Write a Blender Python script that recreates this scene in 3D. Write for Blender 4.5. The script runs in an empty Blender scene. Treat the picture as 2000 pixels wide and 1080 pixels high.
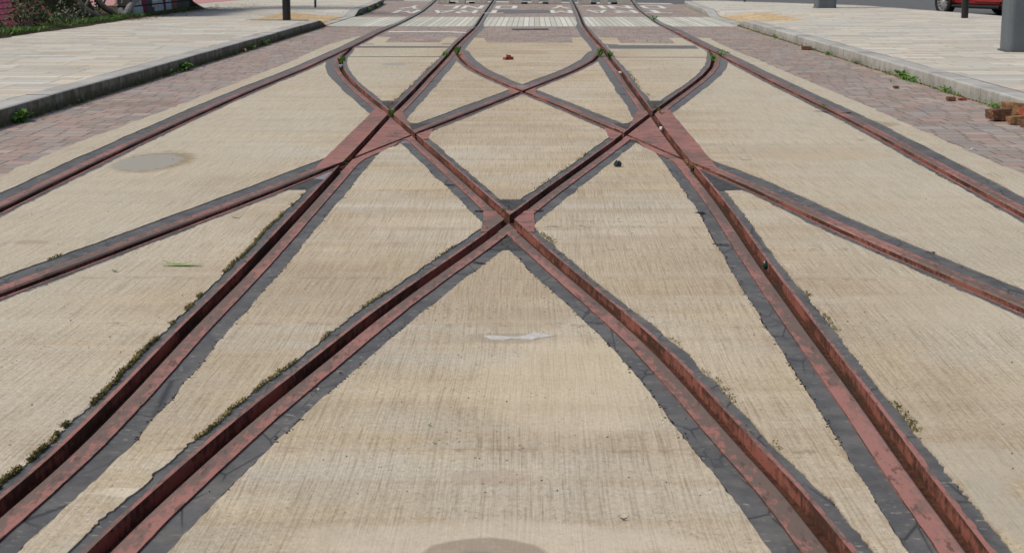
import bpy, bmesh, math, random
import numpy as np
from mathutils import Vector, Matrix, geometry
random.seed(7); rng = np.random.RandomState(11)
S = bpy.context.scene; C = S.collection
R = math.radians
# ---------------------------------------------------------------- camera, world, sun, exposure
F = 3300.0; PX, PY = 1000.0, 540.0
PITCH = math.atan(615.0/F); YAW = math.atan(42.0*math.cos(PITCH)/F); CAMH = 1.186*math.cos(PITCH)
cd = bpy.data.cameras.new('camera'); cam = bpy.data.objects.new('camera', cd); C.objects.link(cam)
cd.sensor_width = 36.0; cd.lens = 36.0*F/2000.0; cd.clip_start = 0.05; cd.clip_end = 2000
cam.location = (0, 0, CAMH); cam.rotation_euler = (math.pi/2-PITCH, 0, YAW)
cd.dof.use_dof = True; cd.dof.focus_distance = 8.5; cd.dof.aperture_fstop = 16.0
S.camera = cam
w = bpy.data.worlds.new('World'); S.world = w; w.use_nodes = True
nt = w.node_tree; bg = nt.nodes['Background']; sky = nt.nodes.new('ShaderNodeTexSky')
sky.sky_type = 'NISHITA'; sky.sun_disc = False
SUN_EL, SUN_AZ = 52.0, -108.0            # azimuth from +Y, clockwise
sky.sun_elevation = R(SUN_EL); sky.sun_rotation = R(SUN_AZ)
sky.air_density = 1.0; sky.dust_density = 4.0; sky.ozone_density = 1.0
nt.links.new(sky.outputs[0], bg.inputs[0]); bg.inputs[1].default_value = 0.085
sd = bpy.data.lights.new('sun', 'SUN'); sd.energy = 2.0; sd.angle = R(13); sd.color = (1.0, 0.955, 0.87)
so = bpy.data.objects.new('sun', sd); C.objects.link(so)
sv = Vector((math.sin(R(SUN_AZ))*math.cos(R(SUN_EL)), math.cos(R(SUN_AZ))*math.cos(R(SUN_EL)), math.sin(R(SUN_EL))))
so.rotation_euler = (-sv).to_track_quat('-Z', 'Y').to_euler(); so.location = sv*30
S.view_settings.view_transform = 'Standard'; S.view_settings.look = 'None'
S.view_settings.exposure = 0.2; S.view_settings.gamma = 1.0
S.render.engine = 'CYCLES'; S.render.resolution_x = 1024; S.render.resolution_y = 552

# ---------------------------------------------------------------- helpers
fw = Vector((-math.sin(YAW)*math.cos(PITCH), math.cos(YAW)*math.cos(PITCH), -math.sin(PITCH)))
rt = Vector((math.cos(YAW), math.sin(YAW), 0)); up = rt.cross(fw)
def at(px, py, z=0.0):
    """ground position (metres) of a point measured in the photograph, on the level z"""
    d = fw*F + rt*(px-PX) + up*(PY-py)
    t = (z-CAMH)/d.z
    return Vector((d.x*t, d.y*t, z))
def row_y(py): return at(1042, py).y
def tag(o, label=None, cat=None, group=None, kind=None):
    if label: o['label'] = label
    if cat: o['category'] = cat
    if group: o['group'] = group
    if kind: o['kind'] = kind
    return o
def empty(name, loc, label, cat, group=None, rz=0):
    o = bpy.data.objects.new(name, None); C.objects.link(o); o.location = loc; o.rotation_euler = (0, 0, rz)
    o.empty_display_size = 0.1
    return tag(o, label, cat, group)
def from_bm(name, bm, mats, parent=None, smooth=False, loc=None):
    me = bpy.data.meshes.new(name); bm.to_mesh(me); bm.free()
    return from_me(name, me, mats, parent, smooth, loc)
def from_me(name, me, mats, parent=None, smooth=False, loc=None):
    for m in (mats if isinstance(mats, (list, tuple)) else [mats]): me.materials.append(m)
    if smooth:
        for p in me.polygons: p.use_smooth = True
    o = bpy.data.objects.new(name, me); C.objects.link(o)
    if parent: o.parent = parent
    if loc is not None: o.location = loc
    return o
def box(bm, x0, x1, y0, y1, z0, z1, mi=0, M=None):
    v = [bm.verts.new((x, y, z)) for z in (z0, z1) for x, y in ((x0, y0), (x1, y0), (x1, y1), (x0, y1))]
    if M is not None:
        for q in v: q.co = M @ q.co
    fs = [(0,3,2,1), (4,5,6,7), (0,1,5,4), (1,2,6,5), (2,3,7,6), (3,0,4,7)]
    for f in fs:
        g = bm.faces.new([v[i] for i in f]); g.material_index = mi
    return v
def bevel(bm, w_, seg=2):
    bmesh.ops.bevel(bm, geom=bm.edges[:], offset=w_, segments=seg, affect='EDGES', profile=0.5)
def prism(bm, pts, axis, a, b, mi=0):
    """extrude 2D polygon pts along an axis from a to b"""
    def co(p, t): return (t, p[0], p[1]) if axis == 'x' else ((p[0], t, p[1]) if axis == 'y' else (p[0], p[1], t))
    v0 = [bm.verts.new(co(p, a)) for p in pts]; v1 = [bm.verts.new(co(p, b)) for p in pts]
    n = len(pts)
    fs = [bm.faces.new(v0), bm.faces.new(v1[::-1])]
    for i in range(n): fs.append(bm.faces.new((v0[i], v1[i], v1[(i+1) % n], v0[(i+1) % n])))
    for f in fs: f.material_index = mi
    bmesh.ops.recalc_face_normals(bm, faces=fs)
def tube(bm, pts, rad, n=10, cap=True, mi=0):
    pts = [Vector(p) for p in pts]; rings = []
    if not hasattr(rad, '__len__'): rad = [rad]*len(pts)
    for i, p in enumerate(pts):
        d = (pts[min(i+1, len(pts)-1)]-pts[max(i-1, 0)]).normalized()
        a = d.cross(Vector((0, 0, 1)) if abs(d.z) < .95 else Vector((1, 0, 0))).normalized(); b = d.cross(a)
        rings.append([bm.verts.new(p+(a*math.cos(2*math.pi*k/n)+b*math.sin(2*math.pi*k/n))*rad[i]) for k in range(n)])
    for r0, r1 in zip(rings, rings[1:]):
        for k in range(n):
            f = bm.faces.new((r0[k], r0[(k+1) % n], r1[(k+1) % n], r1[k])); f.material_index = mi
    if cap:
        bm.faces.new(rings[0][::-1]).material_index = mi; bm.faces.new(rings[-1]).material_index = mi
def leaf(bm, p, d, nrm, L, W, mi=0, fold=.15):
    """a small leaf: four triangles folded along the midrib"""
    d = d.normalized(); s = d.cross(nrm).normalized(); n2 = s.cross(d)
    a = bm.verts.new(p); t = bm.verts.new(p+d*L - n2*L*.15)
    m = bm.verts.new(p+d*L*.5+n2*L*.04); l = bm.verts.new(p+d*L*.45+s*W+n2*L*fold); r = bm.verts.new(p+d*L*.45-s*W+n2*L*fold)
    for f in ((a, m, l), (m, t, l), (a, r, m), (m, r, t)): bm.faces.new(f).material_index = mi
def rv(): return Vector((random.gauss(0, 1), random.gauss(0, 1), random.gauss(0, 1))).normalized()

# ---- node helper
class NT:
    def __init__(s, name):
        s.m = bpy.data.materials.new(name); s.m.use_nodes = True; s.t = s.m.node_tree; s.b = s.t.nodes['Principled BSDF']
        tc = s.t.nodes.new('ShaderNodeTexCoord'); s.co = tc.outputs['Object']
        g = s.t.nodes.new('ShaderNodeNewGeometry'); s.geo = g
        s.pos = g.outputs['Position']
    def n(s, k, **kw):
        x = s.t.nodes.new(k)
        for a, b in kw.items(): setattr(x, a, b)
        return x
    def put(s, sock, v):
        if isinstance(v, bpy.types.NodeSocket): s.t.links.new(v, sock)
        else:
            if hasattr(v, '__len__') and len(v) == 3 and sock.type == 'RGBA': v = (*v, 1)
            sock.default_value = v
    def math(s, op, a, b=None, c=None, clamp=False):
        x = s.n('ShaderNodeMath', operation=op, use_clamp=clamp); s.put(x.inputs[0], a)
        if b is not None: s.put(x.inputs[1], b)
        if c is not None: s.put(x.inputs[2], c)
        return x.outputs[0]
    def vmath(s, op, a, b):
        x = s.n('ShaderNodeVectorMath', operation=op); s.put(x.inputs[0], a); s.put(x.inputs[1], b); return x.outputs[0]
    def noise(s, v, scale=5, det=4, rough=.55, sc=None, dist=0, off=None):
        if sc: v = s.vmath('MULTIPLY', v, sc)
        if off: v = s.vmath('ADD', v, off)
        x = s.n('ShaderNodeTexNoise'); s.put(x.inputs['Vector'], v); x.inputs['Scale'].default_value = scale
        x.inputs['Detail'].default_value = det; x.inputs['Roughness'].default_value = rough; x.inputs['Distortion'].default_value = dist
        return x.outputs['Fac']
    def vor(s, v, scale=5, sc=None, feature='F1', out='Distance', rand=1.0):
        if sc: v = s.vmath('MULTIPLY', v, sc)
        x = s.n('ShaderNodeTexVoronoi', feature=feature); s.put(x.inputs['Vector'], v); x.inputs['Scale'].default_value = scale
        x.inputs['Randomness'].default_value = rand
        return x.outputs[out]
    def ramp(s, f, stops, interp='LINEAR'):
        x = s.n('ShaderNodeValToRGB'); s.put(x.inputs[0], f); e = x.color_ramp; e.interpolation = interp
        while len(e.elements) < len(stops): e.elements.new(.5)
        for i, (p, c) in enumerate(stops):
            e.elements[i].position = p; e.elements[i].color = (c, c, c, 1) if not hasattr(c, '__len__') else (*c, 1)
        return x.outputs[0]
    def mix(s, f, a, b, t='MIX'):
        x = s.n('ShaderNodeMix', data_type='RGBA', blend_type=t); s.put(x.inputs[0], f); s.put(x.inputs[6], a); s.put(x.inputs[7], b)
        return x.outputs[2]
    def sep(s, v):
        x = s.n('ShaderNodeSeparateXYZ'); s.put(x.inputs[0], v); return x.outputs
    def comb(s, a, b, c=0.0):
        x = s.n('ShaderNodeCombineXYZ'); s.put(x.inputs[0], a); s.put(x.inputs[1], b); s.put(x.inputs[2], c); return x.outputs[0]
    def wn(s, v):
        x = s.n('ShaderNodeTexWhiteNoise', noise_dimensions='3D'); s.put(x.inputs['Vector'], v); return x.outputs['Value']
    def bump(s, h, strength=.5, dist=.005):
        x = s.n('ShaderNodeBump'); s.put(x.inputs['Height'], h); x.inputs['Strength'].default_value = strength; x.inputs['Distance'].default_value = dist
        s.t.links.new(x.outputs[0], s.b.inputs['Normal'])
    def out(s, col, rough=.85, spec=.3, metal=0.0):
        s.put(s.b.inputs['Base Color'], col); s.put(s.b.inputs['Roughness'], rough)
        s.b.inputs['Specular IOR Level'].default_value = spec; s.b.inputs['Metallic'].default_value = metal
        return s.m
def mask_circle(t, v, c, rx, ry, wob=.35, soft=.12, sc=3.0, p=.0):
    """soft-edged irregular ellipse mask (1 inside)"""
    q = t.vmath('SUBTRACT', v, (c[0], c[1], 0)); q = t.vmath('MULTIPLY', q, (1/rx, 1/ry, 0))
    ln = t.n('ShaderNodeVectorMath', operation='LENGTH'); t.put(ln.inputs[0], q)
    d = t.math('ADD', ln.outputs['Value'], t.math('MULTIPLY', t.math('SUBTRACT', t.noise(v, sc, 4, .6), .5), wob))
    return t.ramp(d, [(1-soft, 1.0), (min(1.0, 1.0), 0.0)])

# ---------------------------------------------------------------- materials
def m_concrete():
    t = NT('brushed_concrete'); P = t.pos
    x, y, z = t.sep(P)
    wav = t.math('MULTIPLY', t.math('SUBTRACT', t.noise(P, 1.0, 2, .5, sc=(.8, .22, 1)), .5), .16)
    wav2 = t.math('MULTIPLY', t.math('SUBTRACT', t.noise(P, 1.0, 2, .5, sc=(4, 1.6, 1)), .5), .012)
    xs = t.math('ADD', t.math('ADD', x, wav), wav2)
    q = t.comb(xs, y, 0.0)
    st = t.noise(q, 1.0, 6, .72, sc=(165, 2.4, 1))
    st2 = t.noise(q, 1.0, 2, .5, sc=(30, .5, 1), off=(3, 9, 0))
    fine = t.noise(P, 260, 3, .7)
    blot = t.noise(P, 1.0, 5, .6, sc=(.7, 2.2, 1))
    blot2 = t.noise(P, 1.0, 5, .62, sc=(1.1, .9, 1), off=(7, 3, 0))
    band = t.noise(P, 1.0, 5, .65, sc=(.35, 3.6, 1), off=(2, 5, 0))
    c = t.mix(t.ramp(blot, [(.3, 0), (.72, 1)]), (.58, .49, .345), (.475, .405, .30))
    c = t.mix(t.ramp(blot2, [(.45, 0), (.68, .75)]), c, (.58, .525, .435))
    bs = t.noise(P, 1.0, 6, .68, sc=(.8, .55, 1), off=(12, 7, 0)); c = t.mix(t.ramp(bs, [(.46, 0), (.62, .65)]), c, (.41, .34, .25))
    gs = t.noise(P, 1.0, 6, .7, sc=(.55, .9, 1), off=(31, 17, 0)); c = t.mix(t.ramp(gs, [(.52, 0), (.64, .6)]), c, (.50, .48, .42))
    c = t.mix(t.ramp(band, [(.49, 0), (.62, .6)]), c, (.44, .355, .25))
    c = t.mix(t.ramp(band, [(.3, .5), (.42, 0)]), c, (.66, .60, .49))
    side_ = t.math('ADD', t.math('ABSOLUTE', x), t.math('MULTIPLY', t.math('SUBTRACT', t.noise(P, .8, 4, .6), .5), 1.6))
    c = t.mix(t.ramp(t.math('DIVIDE', side_, 4.0), [(.27, 0), (.42, .55)]), c, (.545, .505, .41))
    c = t.mix(t.ramp(st, [(.30, .9), (.52, 0)]), c, t.mix(1.0, c, (.60, .55, .49), 'MULTIPLY'))
    c = t.mix(t.ramp(st, [(.57, 0), (.76, .42)]), c, (.74, .67, .55))
    c = t.mix(t.ramp(st2, [(.3, .2), (.5, 0)]), c, t.mix(1.0, c, (.72, .68, .62), 'MULTIPLY'))
    c = t.mix(.55, c, t.mix(1.0, c, t.ramp(fine, [(.3, .62), (.7, 1.25)]), 'MULTIPLY'))
    gr = t.noise(P, 1.0, 5, .75, sc=(75, 48, 1))
    c = t.mix(1.0, c, t.ramp(gr, [(.28, .72), (.5, 1.0), (.72, 1.22)]), 'MULTIPLY')
    # pits
    pit = t.vor(P, 34, sc=(1, .7, 1)); pm = t.ramp(pit, [(.07, 1), (.15, 0)])
    pm = t.math('MULTIPLY', pm, t.ramp(t.noise(P, 1.3, 4, .7, off=(1, 1, 4)), [(.47, 0), (.60, .9)]))
    c = t.mix(pm, c, (.10, .075, .05))
    # coloured aggregate showing where the skin has worn off, near the bottom of the picture
    vs_ = t.n('ShaderNodeTexVoronoi', feature='F1'); t.put(vs_.inputs['Vector'], P); vs_.inputs['Scale'].default_value = 85
    ag = t.math('MULTIPLY', t.ramp(vs_.outputs['Distance'], [(.18, 1), (.32, 0)]), t.math('GREATER_THAN', t.sep(vs_.outputs['Color'])[0], .72))
    wear = t.math('MAXIMUM', t.math('MULTIPLY', t.math('LESS_THAN', y, row_y(990)), .8), t.ramp(t.noise(P, 1.6, 4, .6, off=(6, 6, 0)), [(.56, 0), (.66, .7)]))
    c = t.mix(t.math('MULTIPLY', ag, wear), c, t.mix(t.sep(vs_.outputs['Color'])[1], (.20, .15, .11), (.42, .26, .13)))
    # cement-grey repairs and stains measured on the slab
    for (px, py, ex, ey, col, a, wob) in GREY:
        p = at(px, py); k = (py+75)/1.186
        rx = ex/k; ry = abs(at(px, py-ey).y-at(px, py+ey).y)/2
        m = mask_circle(t, P, p, rx, ry, wob, .10 if a > .85 else .3, 2.2/max(.12, rx))
        m = t.math('MULTIPLY', m, t.ramp(t.noise(P, 22, 5, .75), [(.25, .45), (.5, 1.0)]))
        if a < 1: m = t.math('MULTIPLY', m, a)
        c = t.mix(m, c, col)
    # transverse tide marks / joints
    for (py, hw, col, a, x0, x1) in LINES:
        yy = at(1000, py).y; hh = hw
        dd = t.math('ABSOLUTE', t.math('SUBTRACT', t.math('ADD', y, t.math('MULTIPLY', t.math('SUBTRACT', t.noise(P, 3, 4, .6), .5), .12)), yy))
        m = t.math('MULTIPLY', t.ramp(t.math('DIVIDE', dd, hh), [(.3, 1), (1, 0)]), t.ramp(t.noise(P, 16, 5, .8), [(.50, 0), (.62, a)]))
        m = t.math('MULTIPLY', m, t.math('MULTIPLY', t.math('GREATER_THAN', x, x0), t.math('LESS_THAN', x, x1)))
        c = t.mix(m, c, col)
    h = t.math('ADD', t.math('MULTIPLY', t.math('ADD', st, gr), .6), t.math('MULTIPLY', fine, .35)); h = t.math('ADD', h, t.math('MULTIPLY', st2, .5))
    t.bump(t.math('SUBTRACT', h, t.math('MULTIPLY', pm, .8)), .55, .004)
    return t.out(c, .92, .15)
GREY = [  # px, py, half width px, half height px, colour, strength, wobble
    (302, 316, 80, 23, (.27, .215, .135), .84, .8), (290, 317, 64, 17, (.34, .33, .295), .92, .75),
    (960, 1060, 430, 52, (.62, .55, .45), .5, 1.0), (945, 1085, 130, 38, (.34, .28, .22), .95, .2), (930, 1100, 80, 26, (.15, .15, .13), .7, .6), (955, 932, 85, 18, (.38, .29, .23), .4, 1.6), (1900, 900, 130, 50, (.50, .46, .38), .4, 1.3),
    (1960, 990, 60, 80, (.42, .40, .34), .5, .9), (1110, 750, 220, 110, (.66, .57, .42), .35, .9), (1010, 626, 120, 22, (.40, .32, .23), .45, 1.0),
    (985, 660, 90, 12, (.34, .29, .23), .6, .8), (770, 126, 26, 3, (.34, .33, .31), .9, .5), (1700, 242, 60, 8, (.28, .20, .13), .6, .9),
    (1030, 103, 52, 4.5, (.40, .31, .22), .8, .2), (235, 960, 70, 9, (.70, .64, .52), .5, 1.6), (1600, 300, 150, 16, (.44, .35, .24), .35, 1.0),
    (500, 170, 120, 10, (.46, .36, .25), .3, 1.0), (60, 473, 40, 5, (.34, .27, .2), .6, .8), (1850, 600, 160, 40, (.46, .40, .31), .35, 1.1)]
LINES = [(433, .05, (.13, .10, .06), .6, .15, .62), (372, .06, (.12, .09, .06), .8, -.8, -.25), (442, .05, (.10, .10, .05), .8, .05, .5), (486, .05, (.15, .11, .07), .6, .3, 1.3), (290, .03, (.2, .14, .09), .8, -.5, .5),
         (635, .05, (.16, .12, .09), .5, -1.4, 1.0), (880, .03, (.17, .13, .09), .5, -.9, .9), (545, .04, (.17, .13, .09), .4, -2.2, 2.5), (112, .05, (.15, .12, .09), .9, -2.4, -1.3)]
def m_paver(name, w_, d_, cols, mortar, jw=.006, edge=None, jitter=.5, bumps=.5, moss=0.0, jfac=1.0, dirt=.4):
    """rows of blocks of depth d_ (along Y) and random width about w_ (along X)"""
    t = NT(name); P = t.pos; x, y, z = t.sep(P)
    wob = t.math('MULTIPLY', t.math('SUBTRACT', t.noise(P, 3, 2, .5), .5), .012)
    y = t.math('ADD', y, wob); x = t.math('ADD', x, wob)
    ry = t.math('DIVIDE', y, d_); row = t.math('FLOOR', ry); fy = t.math('FRACT', ry)
    rr = t.wn(t.comb(row, 3.7, 1.1)); rr2 = t.wn(t.comb(row, 9.7, 4.1))
    sx = t.math('MULTIPLY', t.math('ADD', .8, t.math('MULTIPLY', rr2, .45)), w_)
    rx = t.math('ADD', t.math('DIVIDE', x, sx), t.math('MULTIPLY', rr, 7.0)); col = t.math('FLOOR', rx); fx = t.math('FRACT', rx)
    jx = jw/w_; jy = jw/d_
    ex = t.math('MINIMUM', fx, t.math('SUBTRACT', 1.0, fx)); ey = t.math('MINIMUM', fy, t.math('SUBTRACT', 1.0, fy))
    mx = t.ramp(t.math('DIVIDE', ex, jx), [(.35, 1), (.9, 0)]); my = t.ramp(t.math('DIVIDE', ey, jy), [(.35, 1), (.9, 0)])
    jm = t.math('MAXIMUM', mx, my)
    idn = t.wn(t.comb(col, row, 0.5)); id2 = t.wn(t.comb(col, row, 7.5))
    n = len(cols); c = t.ramp(idn, [(i/n, cc) for i, cc in enumerate(cols)], 'CONSTANT')
    c = t.mix(1.0, c, t.ramp(id2, [(0, .86), (1, 1.12)]), 'MULTIPLY')
    c = t.mix(.6, c, t.mix(1.0, c, t.ramp(t.noise(P, 30, 5, .7), [(.25, .75), (.75, 1.22)]), 'MULTIPLY'))
    c = t.mix(t.ramp(t.noise(P, .8, 5, .6), [(.45, 0), (.7, dirt)]), c, t.mix(1.0, c, (.72, .68, .62), 'MULTIPLY'))
    if moss: c = t.mix(t.ramp(t.noise(P, .9, 5, .65, off=(5, 2, 1)), [(.5, 0), (.7, moss)]), c, (.16, .16, .08))
    c = t.mix(t.math('MULTIPLY', jm, jfac), c, mortar)
    t.bump(t.math('SUBTRACT', t.math('MULTIPLY', t.noise(P, 90, 3, .6), .25), jm), bumps, .004)
    return t.out(c, .9, .2)
def m_paint_rail(plate=False):
    t = NT('red_oxide_plate_paint' if plate else 'red_oxide_rail_paint'); P = t.pos; x, y, z = t.sep(P)
    a = t.noise(P, 1.0, 6, .72, sc=(5, 14, 5) if plate else (44, 12, 30)); b = t.noise(P, 1.0, 4, .6, sc=(3, .9, 3)); f = t.noise(P, 160, 3, .6)
    at_ = t.n('ShaderNodeAttribute', attribute_name='across'); u = at_.outputs['Fac']
    worn = t.math('ADD', t.math('MULTIPLY', a, .65), t.math('MULTIPLY', b, .42)); worn = t.math('ADD', worn, t.math('MULTIPLY', t.math('SUBTRACT', .56 if plate else .60, u), .17))
    c = t.mix(t.ramp(worn, [(.50, 0), (.56, 1)]), (.335, .145, .118), (.155, .108, .086))
    c = t.mix(t.ramp(b, [(.35, .5), (.5, 0)]), c, (.35, .18, .15))
    c = t.mix(t.ramp(t.noise(P, 1.0, 5, .7, sc=(7, 18, 8) if plate else (40, 9, 30), off=(4, 1, 0)), [(.56, 0), (.62, .8)]), c, (.105, .055, .04))
    c = t.mix(t.ramp(t.noise(P, 1.0, 4, .7, sc=(1.5, 5, 1), off=(4, 1, 0)), [(.55, 0), (.66, .55)]), c, (.15, .10, .085))
    c = t.mix(.5, c, t.mix(1.0, c, t.ramp(f, [(.3, .8), (.7, 1.2)]), 'MULTIPLY'))
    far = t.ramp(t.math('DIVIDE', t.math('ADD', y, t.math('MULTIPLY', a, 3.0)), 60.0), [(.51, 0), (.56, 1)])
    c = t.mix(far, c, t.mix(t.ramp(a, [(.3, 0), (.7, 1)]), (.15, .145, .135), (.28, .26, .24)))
    t.bump(t.math('ADD', worn, t.math('MULTIPLY', f, .3)), .35, .002)
    return t.out(c, .62, .4)
def m_wall_rail():
    t = NT('rusted_groove_side'); P = t.pos; x, y, z = t.sep(P)
    a = t.noise(P, 1.0, 6, .78, sc=(14, 34, 22)); b = t.noise(P, 1.0, 4, .65, sc=(2, 1.6, 8)); 
    k = t.math('ADD', t.math('MULTIPLY', a, .5), t.math('MULTIPLY', b, .6))
    hp = t.ramp(t.math('DIVIDE', t.math('ADD', z, .045), .045), [(0, .04), (.5, -.02 if False else 0.0), (1, .05)])
    k = t.math('ADD', k, hp)
    c = t.mix(t.ramp(k, [(.51, 0), (.60, 1)]), (.28, .102, .074), (.070, .031, .019))
    c = t.mix(t.ramp(t.noise(P, 1.0, 4, .7, sc=(9, 9, 30), off=(3, 3, 3)), [(.6, 0), (.72, .7)]), c, (.20, .07, .025))
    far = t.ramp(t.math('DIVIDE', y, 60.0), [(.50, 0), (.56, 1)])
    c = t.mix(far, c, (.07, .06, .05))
    t.bump(k, .5, .003)
    return t.out(c, .75, .3)
def m_floor_rail():
    t = NT('dirty_groove_bed'); P = t.pos
    a = t.noise(P, 40, 6, .75); c = t.mix(t.ramp(a, [(.35, 0), (.65, 1)]), (.035, .018, .012), (.13, .055, .035))
    c = t.mix(t.ramp(t.noise(P, 1.0, 3, .5, sc=(3, 1.5, 1)), [(.52, 0), (.64, .7)]), c, (.045, .04, .025))
    t.bump(a, .8, .006); return t.out(c, .95, .1)
def m_seal(name='black_rubber_seal', ribs=0, light=0):
    t = NT(name); P = t.pos; x, y, z = t.sep(P)
    a = t.noise(P, 1.0, 5, .65, sc=(9, 5, 1)); f = t.noise(P, 300, 2, .6)
    s = t.noise(P, 1.0, 4, .6, sc=(80, 3, 1))
    k0, k1 = ((.066, .066, .067), (.125, .122, .12)) if not light else ((.20, .20, .205), (.29, .29, .30))
    c = t.mix(t.ramp(a, [(.3, 0), (.7, 1)]), k0, k1)
    c = t.mix(t.ramp(s, [(.6, 0), (.75, .3)]), c, (.2, .2, .195))
    c = t.mix(.4, c, t.mix(1.0, c, t.ramp(f, [(.3, .75), (.7, 1.3)]), 'MULTIPLY'))
    sp = t.math('MULTIPLY', t.ramp(t.noise(P, 1.0, 4, .65, sc=(26, 60, 1), off=(2, 4, 0)), [(.605, 0), (.64, 1)]), t.ramp(t.noise(P, 2.2, 3, .6, off=(9, 1, 0)), [(.42, 0), (.52, .8)]))
    c = t.mix(sp, c, (.38, .36, .31))
    c = t.mix(t.ramp(t.noise(P, 5, 6, .75, off=(1, 8, 0)), [(.47, 0), (.64, .6)]), c, (.185, .17, .145))
    ck = t.vor(P, 1.0, sc=(7, 2.6, 1), feature='DISTANCE_TO_EDGE'); c = t.mix(t.math('MULTIPLY', t.ramp(ck, [(.0, 1), (.025, 0)]), t.ramp(t.noise(P, 2.5, 3, .5), [(.45, 0), (.55, .85)])), c, (.02, .02, .02))
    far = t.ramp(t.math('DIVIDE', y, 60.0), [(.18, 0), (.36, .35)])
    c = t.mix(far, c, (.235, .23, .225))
    h = t.math('ADD', a, t.math('MULTIPLY', f, .25))
    if ribs:
        wv = t.math('SINE', t.math('MULTIPLY', t.math('ADD', y, t.math('MULTIPLY', t.noise(P, 12, 2, .5), .035)), 2*math.pi/.034))
        h = t.math('ADD', h, t.math('MULTIPLY', wv, .9)); c = t.mix(t.ramp(wv, [(.0, .75), (.5, 0)]), c, (.03, .03, .03))
        t.bump(h, .9, .012)
    else: t.bump(h, .35, .004)
    return t.out(c, .58, .4)
def m_plain(name, c1, c2, scale=8, rough=.7, spec=.35, metal=0, bump=.2, stretch=(1, 1, 1), bd=.003):
    t = NT(name); a = t.noise(t.co, scale, 5, .65, sc=stretch)
    c = t.mix(t.ramp(a, [(.3, 0), (.7, 1)]), c1, c2); t.bump(a, bump, bd); return t.out(c, rough, spec, metal)
def m_leafy(name, cols, rough=.6):
    t = NT(name); o = t.n('ShaderNodeObjectInfo'); a = t.noise(t.pos, 14, 3, .6); b = t.wn(t.vmath('SNAP', t.pos, (.05, .05, .05)))
    k = t.math('ADD', t.math('MULTIPLY', a, .6), t.math('MULTIPLY', b, .4)); n = len(cols)
    c = t.ramp(k, [(.2+.6*i/max(1, n-1), cc) for i, cc in enumerate(cols)])
    t.b.inputs['Transmission Weight'].default_value = 0.0
    m = t.out(c, rough, .35)
    return m
def m_kerb(name, dark):
    t = NT(name); P = t.pos; x, y, z = t.sep(P)
    a = t.noise(P, 1.0, 5, .7, sc=(4, 3, 4)); f = t.noise(P, 140, 3, .7)
    seg = t.wn(t.comb(t.math('FLOOR', t.math('DIVIDE', y, .914)), 2.2, 1.0))
    c = t.mix(t.ramp(a, [(.3, 0), (.7, 1)]), (.35, .345, .32), (.46, .455, .43))
    c = t.mix(1.0, c, t.ramp(seg, [(0, .88), (1, 1.1)]), 'MULTIPLY')
    c = t.mix(.6, c, t.mix(1.0, c, t.ramp(f, [(.3, .75), (.7, 1.2)]), 'MULTIPLY'))
    nz = t.sep(t.geo.outputs['Normal'])[2]
    side = t.ramp(nz, [(.35, 1), (.75, 0)])                      # algae and splash dirt grow on the upright face
    drip = t.noise(P, 1.0, 5, .75, sc=(1, 7, 5)); low = t.ramp(t.math('DIVIDE', z, .13), [(.0, 1), (.6, .0)])
    k = t.math('MULTIPLY', side, t.ramp(t.math('ADD', drip, t.math('MULTIPLY', low, .25)), [(.30, dark[0]), (.62, dark[1])]))
    c = t.mix(k, c, (.095, .088, .048))
    c = t.mix(t.math('MULTIPLY', side, t.math('MULTIPLY', low, t.ramp(t.noise(P, 5, 4, .7), [(.5, 0), (.6, .7)]))), c, (.06, .085, .02))
    t.bump(f, .3, .002); return t.out(c, .9, .2)

M = {}
M['concrete'] = m_concrete()
M['dirt'] = m_plain('dark_joint_dirt', (.018, .016, .012), (.05, .045, .03), 60, .95, .1)
M['paver'] = m_paver('pink_grey_block_paving', .17, .20, [(.36, .28, .245), (.33, .285, .26), (.375, .31, .27), (.31, .275, .255), (.345, .27, .24), (.32, .29, .27), (.37, .275, .245), (.35, .295, .26)], (.12, .10, .08), .007, dirt=.5, bumps=.6)
M['white_paver'] = m_paver('pale_crossing_blocks', .105, 60.0, [(.58, .58, .50), (.54, .55, .48), (.60, .60, .54), (.52, .53, .46)], (.20, .19, .16), .009, bumps=.2)
M['pavement'] = m_paver('buff_stone_paving', .62, .27, [(.55, .525, .455), (.57, .515, .42), (.52, .51, .46), (.57, .545, .475), (.55, .49, .41), (.51, .505, .465), (.57, .525, .43), (.54, .525, .47)], (.24, .22, .18), .011, moss=.12, dirt=.25, jfac=.8)
M['tactile'] = m_paver('yellow_tactile_paving', .40, .40, [(.58, .42, .22), (.56, .40, .22), (.60, .45, .26), (.54, .42, .26)], (.24, .18, .10), .012)
M['asphalt'] = m_plain('grey_asphalt', (.10, .105, .105), (.15, .155, .155), 3, .9, .2, bump=.3)
M['earth'] = m_plain('dark_earth', (.05, .04, .025), (.10, .08, .05), 2, .95, .1)
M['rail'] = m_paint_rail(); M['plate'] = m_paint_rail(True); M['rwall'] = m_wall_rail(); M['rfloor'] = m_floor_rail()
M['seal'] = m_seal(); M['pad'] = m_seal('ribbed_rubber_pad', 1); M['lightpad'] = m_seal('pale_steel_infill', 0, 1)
M['kerbL'] = m_kerb('mossy_kerb_stone', (.35, .95)); M['kerbR'] = m_kerb('clean_kerb_stone', (.0, .38))
M['white'] = m_plain('worn_white_paint', (.62, .62, .58), (.86, .86, .83), 5, .8, .3)

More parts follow.
